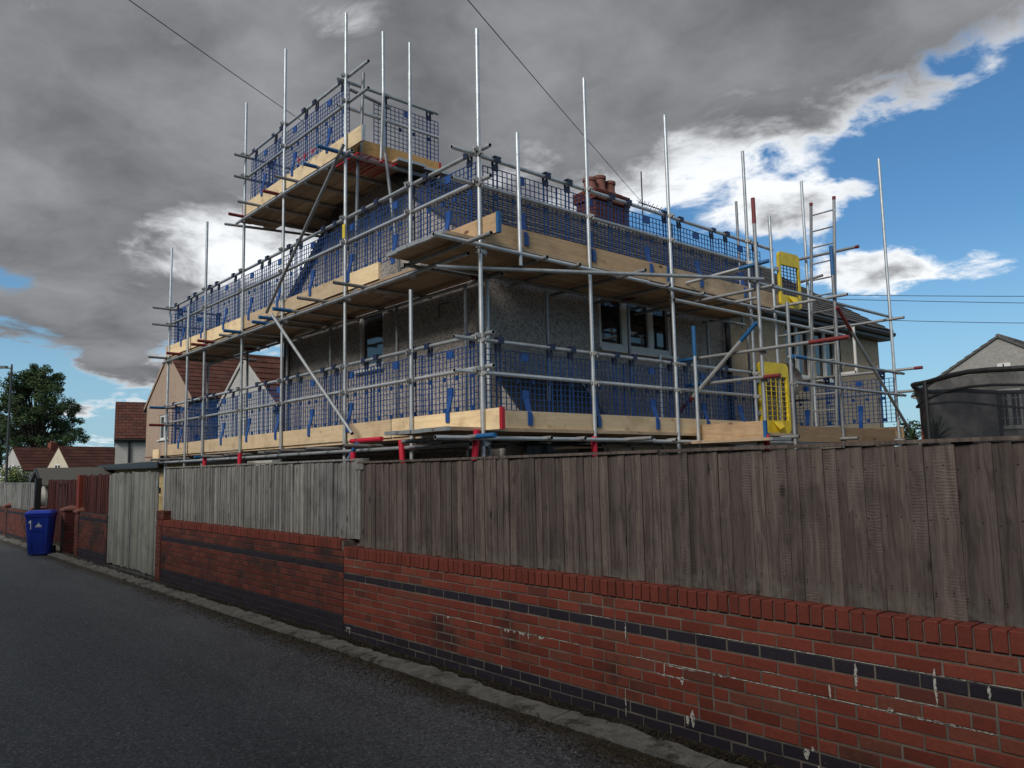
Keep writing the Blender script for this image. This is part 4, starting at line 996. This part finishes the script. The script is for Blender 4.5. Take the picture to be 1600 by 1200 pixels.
# ladder bay outside the side face
AX = -5.43
for y, z0, zt in ((9.19, 0, 5.33), (9.93, 0, 4.0), (11.35, 0, 5.05), (13.32, 0, 6.95)):
    tube('standard', (AX, y, z0), (AX, y, zt), GALV2 if y < 13 else GALV, (None, (MAROONC, .35) if y == 9.19 else (BLUEC, .45) if y == 11.35 else None))
tube('standard', (AX-.35, 13.5, 1.0), (AX-.35, 13.5, 3.4), GALV2); tube('standard', (-7.3, 13.4, 0), (-7.3, 13.4, 3.6), GALV2); tube('standard', (XF, 13.35, 0), (XF, 13.35, 4.3), GALV2)
tube('standard', (XF+.06, 9.0, .2), (XF+.06, 9.0, 3.69), GALV, ((MAROONC, .1), (BLUEC, .42)))
for z in (3.25, 2.88):
    tube('guard_rail', (-6.75 if z > 3 else -6.62, 9.13, z), (-4.22 if z > 3 else -5.15, 9.13, z), GALV2, ((BLUEC, .33), (MAROONC, .5 if z > 3 else .22)))
    tube('guard_rail', (AX+.055, 9.90, z-.03), (AX+.055, 13.55, z-.03), GALV2, ((BLUEC, .35) if z > 3 else None, None)); tube('guard_rail', (-7.6, 13.36, z+.02), (-5.0, 13.36, z+.02), GALV2, (None, (MAROONC, .12)))
    for y in (9.19, 9.93, 11.35, 13.32): coupler((AX, y, z-.03), R(90))
tube('brace', (-6.70, 9.06, 2.50), (-5.40, 9.06, 3.60), GALV, ((MAROONC, .32), (BLUEC, .32))); tube('brace', (AX+.06, 11.30, 4.08), (AX+.06, 13.95, 2.0), GALV2, ((MAROONC, .5), None))
tube('ledger', (AX-.055, 9.1, 4.18), (AX-.055, 13.5, 4.20), GALV); tube('ledger', (AX-.055, 9.1, 2.03), (AX-.055, 13.5, 2.03), GALV)
tube('ledger', (XF+.05, 8.60, 4.02), (XF+.05, 13.6, 4.02), GALV)
for y, z, xa, xb in ((9.25, 4.10, -7.6, -5.25), (11.28, 4.25, -7.5, -5.2), (13.28, 4.13, -7.5, -5.2), (10.0, 4.62, -7.3, -6.1), (9.6, 2.1, -7.4, -5.2), (11.3, 2.1, -7.4, -5.2), (13.2, 2.1, -7.4, -5.1)): tube('transom', (xa, y, z), (xb, y+.02, z), GALV2)
tube('transom', (-7.6, 8.72, 4.20), (-5.3, 9.28, 4.45), GALV2, ((MAROONC, .4), (BLUEC, .4)))
tube('guard_rail', (-6.55, 12.35, 5.24), (-5.45, 12.35, 5.23), GALV2, (None, (MAROONC, .05))); tube('guard_rail', (-6.6, 12.35, 4.83), (-6.08, 12.35, 4.88), GALV2)
for i in range(4):
    x = AX-.14-i*.23
    for ya, yb in ((9.3, 11.3), (11.31, 13.3)): board('deck_board', (x, (ya+yb)/2, Z1-.03), round(yb-ya-.01, 2), 1, OLDY, (SILV, SILV))
for i in range(2): board('deck_board', (-5.95, 9.16-i*.235, 2.062-i*.0), 1.65, 0, OLDX, (SILV, SILV))
toe_x(-6.70, -5.38, 9.13, 2.085, TOEX, (None, BLUEC)); toe_y(10.0, 13.25, AX-.045, 2.045, TOEY, (BLUEC, None)); toe_x(-7.4, -5.4, 13.45, 2.1, TOEX)
# coloured sleeves on standards and leaning tubes at the fence top
sleeve = lambda x, y, z0, z1, m, t=0.: MB().tube((x, y, z0), (x+t, y, z1), TR+.012, 12).build('foam_sleeve', m, sc, True)
REDS = m_plain('bright_red_foam', (.50, .008, .035), .6)
sleeve(-6.42, 5.10, 1.80, 2.17, REDS, .05); sleeve(XF+.02, 6.93, 1.80, 2.12, REDS); sleeve(AX+.03, 9.15, 1.90, 2.13, REDS); sleeve(-7.80, 5.12, 1.7, 2.12, REDS, -.05); sleeve(-12.55, 5.05, 1.8, 2.1, REDS); sleeve(-14.0, 5.0, 1.75, 2.08, REDS); sleeve(-8.6, 4.9, 1.7, 2.0, REDS)
MB().tube((-9.0, 5.1, 2.15), (-8.25, 5.1, 2.15), .03, 8).build('foam_sleeve', REDS, sc, True)
# yellow inspection tag on a standard, stray red clips
MB().box(-9.40, -9.33, YF-.034, YF-.028, 4.98, 5.18).build('inspection_tag', YEL, sc)
cl = MB()
for x in (-10.75, -10.55, -10.3): cl.tube((x, 5.16, 6.52), (x+.12, 5.16, 6.56), .008, 5); cl.tube((x, 5.16, 6.50), (x, 5.16, 6.60), .008, 5)
cl.build('red_clip', REDS, sc)
for (p, a) in CQ: link('coupler', CM, sc, p, (0, 0, a+random.uniform(-.2, .2)), (.86, .86, .86))

# ---------------------------------------------------------------- blue plastic guard panels
PW, PH = 1.16, .735
def panel_meshes():
    w = MB(); hw = PW/2
    nx, nz = 16, 11
    for i in range(nx+1):
        x = -hw+PW*i/nx; t = .005 if i in (0, nx) else .0046; w.box(x-t, x+t, -.004, .004, 0, PH)
    for j in range(nz+1):
        z = PH*j/nz; t = .005 if j in (0, nz) else .0038; w.box(-hw, hw, -.0035, .0035, z-t, z+t)
    for x in (-.40, .40):
        for dx in (-.028, .028): w.box(x+dx-.006, x+dx+.006, -.006, .006, 0, PH)
    me_w = mesh('mesh_grid', w.v, w.f, BLUE)
    h = MB(); h.box(-.042, .042, -.012, .012, PH-.02, PH+.05); h.box(-.05, .05, -.06, .012, PH+.118, PH+.132); h.box(-.045, -.015, .0, .012, PH+.03, PH+.125); h.box(.015, .045, .0, .012, PH+.03, PH+.125); h.box(-.04, .04, -.062, -.05, PH+.06, PH+.13)
    me_h = mesh('rail_hook', h.v, h.f, NAVY)
    p = MB(); p.box(-.05, .05, -.010, .008, PH-.10, PH-.012)
    me_p = mesh('label_plate', p.v, p.f, BLUEP)
    t = MB(); t.box(-.019, .019, -.009, .009, -.022, .03)
    me_t = mesh('moulded_lug', t.v, t.f, BLUE)
    s = MB(); s.box(-.045, .045, -.012, .008, .20, .30); s.add([(-.04, -.012, .20), (.04, -.012, .20), (.045, -.06, .02), (-.02, -.06, .02), (-.04, .004, .20), (.04, .004, .20), (.045, -.045, .02), (-.02, -.045, .02)], [(0, 1, 2, 3), (4, 5, 6, 7), (0, 4, 7, 3), (1, 5, 6, 2), (2, 6, 7, 3)]); s.box(-.02, .045, -.065, -.045, -.10, .03)
    me_s = mesh('toe_strap', s.v, s.f, BLUEP)
    return me_w, me_h, me_p, me_t, me_s
PM = panel_meshes()
def panel(x, y, z, rz, label, strap=True):
    r = empty('guard_panel', (x, y, z), label, 'guard panel', 'blue guard panels hung on the scaffold rails', rz=rz)
    r.rotation_euler = (random.uniform(-.015, .015), random.uniform(-.012, .012), rz+random.uniform(-.01, .01))
    for nm, me, xs in (('mesh_grid', PM[0], (0,)), ('rail_hook', PM[1], (-.40, .40)), ('label_plate', PM[2], (0,)), ('moulded_lug', PM[3], [(a, 0, b) for a in (-.40, .40, -.12, .12) for b in (.40, .035)]), ('toe_strap', PM[4], (0,) if strap else ())):
        for xx in xs:
            o = bpy.data.objects.new(nm, me); COL.objects.link(o); o.parent = r; o.location = xx if isinstance(xx, tuple) else (xx, 0, 0)
ORD = ['nearest', 'second', 'third', 'fourth', 'fifth', 'sixth', 'seventh', 'eighth', 'ninth', 'tenth']
def nth(k, n): return ('last' if k == n-1 else ORD[k])
for z, nm in ((2.385, 'lower'), (4.47, 'upper')):
    n = 9
    for k in range(n):
        x = -6.41-.66-k*1.135
        panel(x, YF+.075, z+random.uniform(-.008, .008), 0, 'blue guard panel on %s deck facing the lane, %s from the near corner' % (nm, nth(k, n)), strap=random.random() < .8)
    n = 4 if nm == 'lower' else 5
    for k in range(n):
        y = 5.21+.70+k*1.15
        panel(XF-.075, y, z-.05, R(90), 'blue guard panel on %s deck along the house side, %s from the near corner' % (nm, nth(k, n)))
    panel(-16.8, 5.82, z-.06, R(90), 'blue guard panel closing the left end of the %s deck' % nm)
panel(XF-.075, 10.3, 2.335, R(90), 'blue guard panel on lower deck next to the lower yellow gate')
for k, x in enumerate((-9.98, -11.13, -12.28)): panel(x, YF+.075, 6.53, 0, 'blue guard panel on top platform facing the lane, %s from the right' % ('first', 'second', 'third')[k])
panel(-9.46, 6.30, 6.465, R(90), 'blue guard panel at the right end of the top platform', False)
panel(-12.87, 6.05, 6.47, R(90), 'blue guard panel at the left end of the top platform')
panel(-6.03, 13.3, 2.41, 0, 'blue guard panel at the far right end of the ladder bay, beside its outer standard', True)
panel(-7.0, 13.3, 2.41, 0, 'blue guard panel behind the foot of the ladder', True)

# red mesh loading panel lying on the top platform
rp = MB()
for i in range(12): rp.box(-9.85+i*.06-.004, -9.85+i*.06+.004, 5.3, 5.95, 6.19, 6.197)
for j in range(4): rp.box(-9.85, -9.19, 5.3+j*.21, 5.31+j*.21, 6.185, 6.202)
rp.build('red_mesh_panel', REDS, None, label='red wire mesh panel lying under the top platform corner', cat='mesh panel')

# yellow self-closing gates
def yellow_gate(x, y, z, rz, W_, H_, label):
    r = empty('safety_gate', (x, y, z), label, 'safety gate', 'yellow scaffold gates', rz=rz)
    def rr(w, h, rad, n=5):
        P = []
        for cx, cz, a0 in ((w/2-rad, rad, -90), (w/2-rad, h-rad, 0), (-w/2+rad, h-rad, 90), (-w/2+rad, rad, 180)):
            for i in range(n+1): a = R(a0+90*i/n); P.append((cx+rad*math.cos(a), cz+rad*math.sin(a)))
        return P
    o_ = rr(W_, H_, .09); n = len(o_); t = .055
    i_ = [(max(-W_/2+t, min(W_/2-t, px)), max(.20, min(H_-.22, pz))) for px, pz in o_]
    f = MB(); vs = [(px, -.022, pz) for px, pz in o_]+[(px, -.022, pz) for px, pz in i_]+[(px, .022, pz) for px, pz in o_]+[(px, .022, pz) for px, pz in i_]
    fs = []
    for k in range(n):
        j = (k+1) % n; fs += [(k, j, n+j, n+k), (2*n+k, 3*n+k, 3*n+j, 2*n+j), (k, 2*n+k, 2*n+j, j), (n+k, n+j, 3*n+j, 3*n+k)]
    f.add(vs, fs); f.box(-W_/2+.05, W_/2-.05, -.016, .016, H_-.225, H_-.08); f.box(-W_/2+.05, W_/2-.05, -.016, .016, .06, .205); LP('gate_frame', f, YEL, r)
    b = MB(); b.add([(-.10, -.024, .19), (.16, -.024, .19), (.10, -.09, .10), (-.02, -.09, .06), (.06, -.024, .03)], [(0, 1, 2, 3), (3, 2, 4), (0, 3, 4), (1, 4, 2)]); LP('moulded_scoop', b, YEL, r)
    gm = MB()
    for i in range(6): xx = -W_/2+t+(W_-2*t)*i/5; gm.box(xx-.004, xx+.004, -.006, .006, .19, H_-.2)
    for j in range(10): zz = .2+(H_-.42)*j/9; gm.box(-W_/2+t, W_/2-t, -.005, .005, zz-.004, zz+.004)
    LP('gate_mesh', gm, YEL if W_ > .6 else NAVY, r)
    hg = MB(); hg.box(-W_/2-.07, -W_/2+.01, -.02, .02, .28, .34); hg.box(-W_/2-.07, -W_/2+.01, -.02, .02, H_-.34, H_-.28); LP('hinge', hg, SILV, r)
yellow_gate(XF+.02, 11.12, 2.22, R(84), .74, 1.12, 'yellow plastic safety gate on the lower deck by the ladder bay')
yellow_gate(XF+.02, 11.80, 4.30, R(86), .60, .93, 'yellow plastic safety gate at the end of the upper deck')

# access ladder
la = empty('ladder', (-5.75, 11.5, 2.2), 'tall steel access ladder leaning up through the ladder bay', 'ladder')
A0, A1, B0, B1 = Vector((-6.06, 11.62, 2.15)), Vector((-5.76, 11.46, 5.80)), Vector((-5.66, 11.62, 2.15)), Vector((-5.385, 11.46, 5.80))
for a, b in ((A0, A1), (B0, B1)): 
    m = MB(); m.tube(a, b, .024, 10); m.build('stile', GALV2, la, True); m = MB(); m.tube(b, b+(b-a).normalized()*.05, .028, 10); m.build('end_cap', MAROONC, la)
for k in range(14):
    t = (k+.6)/14.2; m = MB(); m.tube(A0.lerp(A1, t), B0.lerp(B1, t), .013, 8); m.build('rung', GALV2, la, True)

# ---------------------------------------------------------------- trampoline, plants, tree, lamp, wires
tp = empty('trampoline', (-2.75, 12.93, 0), 'round trampoline with black safety net behind the brown fence', 'trampoline')
TRr, n = 2.1, 48; cx, cy = -2.75, 12.93
pt = lambda i, r, z: Vector((cx+r*math.cos(2*math.pi*i/n), cy+r*math.sin(2*math.pi*i/n), z))
m = MB()
for i in range(n): m.tube(pt(i, TRr, 2.86+.02*math.sin(i)), pt(i+1, TRr, 2.86+.02*math.sin(i+1)), .035, 8)
m.build('top_ring', FOAM, tp, True)
m = MB()
for i in range(n): m.tube(pt(i, TRr, .85), pt(i+1, TRr, .85), .05, 8)
m.build('bed_ring', FOAM, tp, True)
MB().add([pt(i, TRr-.1, .86) for i in range(n)], [tuple(range(n))]).build('bed', FOAM, tp)
rows = 14
vs = []; 
for j in range(rows+1):
    t = j/rows
    for i in range(n):
        pole = .5+.5*math.cos(2*math.pi*i/n*8); r = TRr-.16*math.sin(math.pi*t)*(1-pole)**1.0-.05*math.sin(i*2.7+j*.9)*math.sin(math.pi*t)
        vs.append(pt(i, r, 2.84-.55*0-1.95*t))
MB().add(vs, [(j*n+i, j*n+(i+1) % n, (j+1)*n+(i+1) % n, (j+1)*n+i) for j in range(rows) for i in range(n)]).build('safety_net', NET, tp, True)
m = MB()
for i in range(n):
    sag = lambda k: 2.62-.07*math.sin(2*math.pi*k/n*4)
    m.tube(pt(i, TRr-.03, sag(i)), pt(i+1, TRr-.03, sag(i+1)), .018, 6)
m.build('net_hem', FOAM, tp)
for k in range(8):
    i = k*6; m = MB(); m.tube(pt(i, TRr+.03, 0), pt(i, TRr+.03, 2.86), .03 if k != 4 else .045, 8); m.build('net_pole', ORF if k == 4 else FOAM, tp, True, **({'label': 'orange foam sleeve on one net pole'} if k == 4 else {}))
for k in range(4): 
    i = k*12+3; m = MB(); m.tube(pt(i, TRr-.1, .85), pt(i, TRr+.1, 0), .025, 8); m.build('leg', GALV2, tp)

# leafy things
def leaves(mb, c, r, n, size, flat=1.):
    for _ in range(n):
        v = Vector((random.gauss(0, 1), random.gauss(0, 1), random.gauss(0, 1))); v.normalize(); v *= r*random.random()**.4; v.z *= flat
        p = Vector(c)+v; a = Vector((random.gauss(0, 1), random.gauss(0, 1), random.gauss(0, .6))).normalized()*size*random.uniform(.6, 1.3)
        b = a.orthogonal().normalized()*size*random.uniform(.35, .6)
        b.rotate(__import__('mathutils').Quaternion(a.normalized(), random.uniform(0, 6.28)))
        mb.add([p-a, p+b, p+a, p-b], [(0, 1, 2, 3)])
def tree(base, H, W_, label, nl=5200, seed=4, name='tree', m=LEAF, size=.20, low=.28):
    random.seed(seed)
    base = Vector(base); root = empty(name, base, label, 'tree')
    tr = MB(); top = base+Vector((.2, .1, H*.55)); tr.tube(base, base+Vector((.05, 0, H*.3)), H*.028, 9, H*.021); tr.tube(base+Vector((.05, 0, H*.3)), top, H*.021, 9, H*.010)
    tr.build('trunk', BARK, root, True)
    lb = MB(); cr = MB(); cl = []
    for k in range(120):
        a = random.uniform(0, 6.28); t = random.random(); z = H*(low+(1-low)*t)
        prof = math.sin(math.pi*min(1, .12+.86*(t**.8)))**.7
        r = W_*.5*prof*random.uniform(.25, .85)
        e = base+Vector((math.cos(a)*r, math.sin(a)*r, min(z, H*.97))); s = base+Vector((.1, .05, H*random.uniform(.25, .55)))
        mid = s.lerp(e, .55)+Vector((0, 0, -.03*H)); lb.tube(s, mid, H*.009, 6, H*.006); lb.tube(mid, e, H*.006, 5, H*.002)
        cl.append((e, W_*random.uniform(.04, .075)))
        for q in range(2):
            f = e+Vector((random.uniform(-1, 1), random.uniform(-1, 1), random.uniform(-1, .8)))*W_*.085; lb.tube(mid.lerp(e, .6), f, H*.003, 4, H*.001); cl.append((f, W_*random.uniform(.025, .055)))
    lb.build('limb', BARK, root)
    for c, r in cl: leaves(cr, c, r, int(nl*r/(W_*14.)), size, .8)
    cr.build('crown', m, root)
    return root
c = at(52, 755, 140); tree((c.x, c.y, 0), 21.5, 19.5, 'big dark green tree behind the far left houses', 46000, 4, size=.20)
c = at(-45, 755, 150); tree((c.x, c.y, 0), 17.5, 15., 'dark green tree partly cut off by the left picture edge', 22000, 9, size=.22)
random.seed(21)
for k, (px, py, dp, r, lab) in enumerate(((16, 742, 36, .75, 'bright yellow green shrub behind the far left fence'), (44, 741, 36, .62, 'dark mottled shrub beside the yellow green one'))):
    c = at(px, py, dp); sroot = empty('shrub', (c.x, c.y, 0), lab, 'shrub'); m = MB()
    for q in range(9): leaves(m, (c.x+random.uniform(-.7, .7), c.y+random.uniform(-.7, .7), c.z+random.uniform(-1.0, .12)), r*.6, 230, .06)
    m.build('crown', LEAFY if k == 0 else PALM, sroot)
    m = MB(); m.tube((c.x, c.y, 0), (c.x, c.y, c.z-.3), .04, 6); m.build('stem', BARK, sroot)
# cordyline / palm behind the fence at right
def spiky(px, py, dp, n, L, lab):
    c = at(px, py, dp); root = empty('palm', (c.x, c.y, 0), lab, 'palm')
    st = MB(); st.tube((c.x, c.y, 0), (c.x, c.y, c.z), .05, 7, .04); st.build('trunk', BARK, root)
    for k in range(n):
        a = random.uniform(0, 6.28); el = random.uniform(-.15, 1.4); l = L*random.uniform(.7, 1.1); w = .022; pts = []
        d = Vector((math.cos(a)*math.cos(el), math.sin(a)*math.cos(el), math.sin(el))); sd = Vector((-math.sin(a), math.cos(a), 0))
        for j in range(5):
            t = j/4; pts.append((Vector((c.x, c.y, c.z))+d*l*t+Vector((0, 0, -.35*l*t*t)), w*(1-t)**.6+.002))
        m = MB(); vs = [p+sd*q*s for p, q in pts for s in (-1, 1)]; m.add(vs, [(2*j, 2*j+1, 2*j+3, 2*j+2) for j in range(4)]); m.build('frond', PALM, root)
spiky(1462, 690, 11.5, 46, .62, 'spiky palm below the trampoline net at the fence top')
spiky(1425, 690, 12.5, 30, .42, 'small spiky palm next to the last scaffold standard')
m = MB(); c = at(1416, 675, 13.5); sroot = empty('shrub', (c.x, c.y, 0), 'small dark green shrub at the foot of the right scaffold raker', 'shrub')
for q in range(7): leaves(m, (c.x+random.uniform(-.12, .12), c.y+random.uniform(-.12, .12), c.z-.25+q*.06), .16, 90, .035)
m.build('crown', PALM, sroot); m = MB(); m.tube((c.x, c.y, 0), (c.x, c.y, c.z), .02, 6); m.build('stem', BARK, sroot)

# street lamp at the far left
lm = at(9, 755, 30); lroot = empty('street_lamp', (lm.x, lm.y, 0), 'dark street lamp post at the left picture edge', 'street lamp')
m = MB(); m.tube((lm.x, lm.y, 0), (lm.x, lm.y, 1.2), .075, 10); m.tube((lm.x, lm.y, 1.2), (lm.x, lm.y, 6.15), .05, 10, .038); m.build('post', m_plain('dark_grey_paint', (.03, .034, .036), .5), lroot, True)
hd = Vector((-CR.x, -CR.y, 0)); a = Vector((lm.x, lm.y, 6.08)); m = MB(); m.tube(a, a+hd*.25+Vector((0, 0, .02)), .03, 8); m.obox(a+hd*.45+Vector((0, 0, .05)), hd*.26, Vector((CF.x, CF.y, 0))*.09, Vector((0, 0, .045))); m.tube(a+Vector((0, 0, .02)), a+Vector((0, 0, .16)), .035, 8); m.build('lamp_head', m_plain('lamp_grey', (.10, .105, .11), .5), lroot)

# overhead wires
def wire(p, q, sag, r, lab, name='overhead_wire'):
    p = Vector(p); q = Vector(q); pts = [p.lerp(q, t/24)+Vector((0, 0, -sag*4*(t/24)*(1-t/24))) for t in range(25)]
    MB().path(pts, r, 6).build(name, BLACKP, label=lab, cat='wire')
a, b = at(205, -4, 9), at(475, 187, 15); wire(a+(a-b)*.6, at(548, 240, 17.5), .05, .006, 'dark cable from the upper left down to the top platform')
a, b = at(728, -8, 9), at(1008, 322, 20.3); wire(a+(a-b)*.5, b, .04, .006, 'dark cable from the top centre down past the chimney')
for k, (pa, pb, lab) in enumerate((((1180, 459), (1640, 463), 'thin upper power line across the right sky'), ((1190, 464), (1640, 474), 'thin middle power line across the right sky'), ((1380, 500), (1640, 505), 'thin lowest power line above the grey gable'))):
    wire(at(*pa, 60), at(*pb, 55), .05, .022, lab)

S.render.engine = 'CYCLES'
cy_ = S.cycles
cy_.max_bounces = 5; cy_.diffuse_bounces = 3; cy_.glossy_bounces = 3; cy_.transparent_max_bounces = 10; cy_.transmission_bounces = 2
cy_.use_denoising = True; cy_.caustics_reflective = False; cy_.caustics_refractive = False
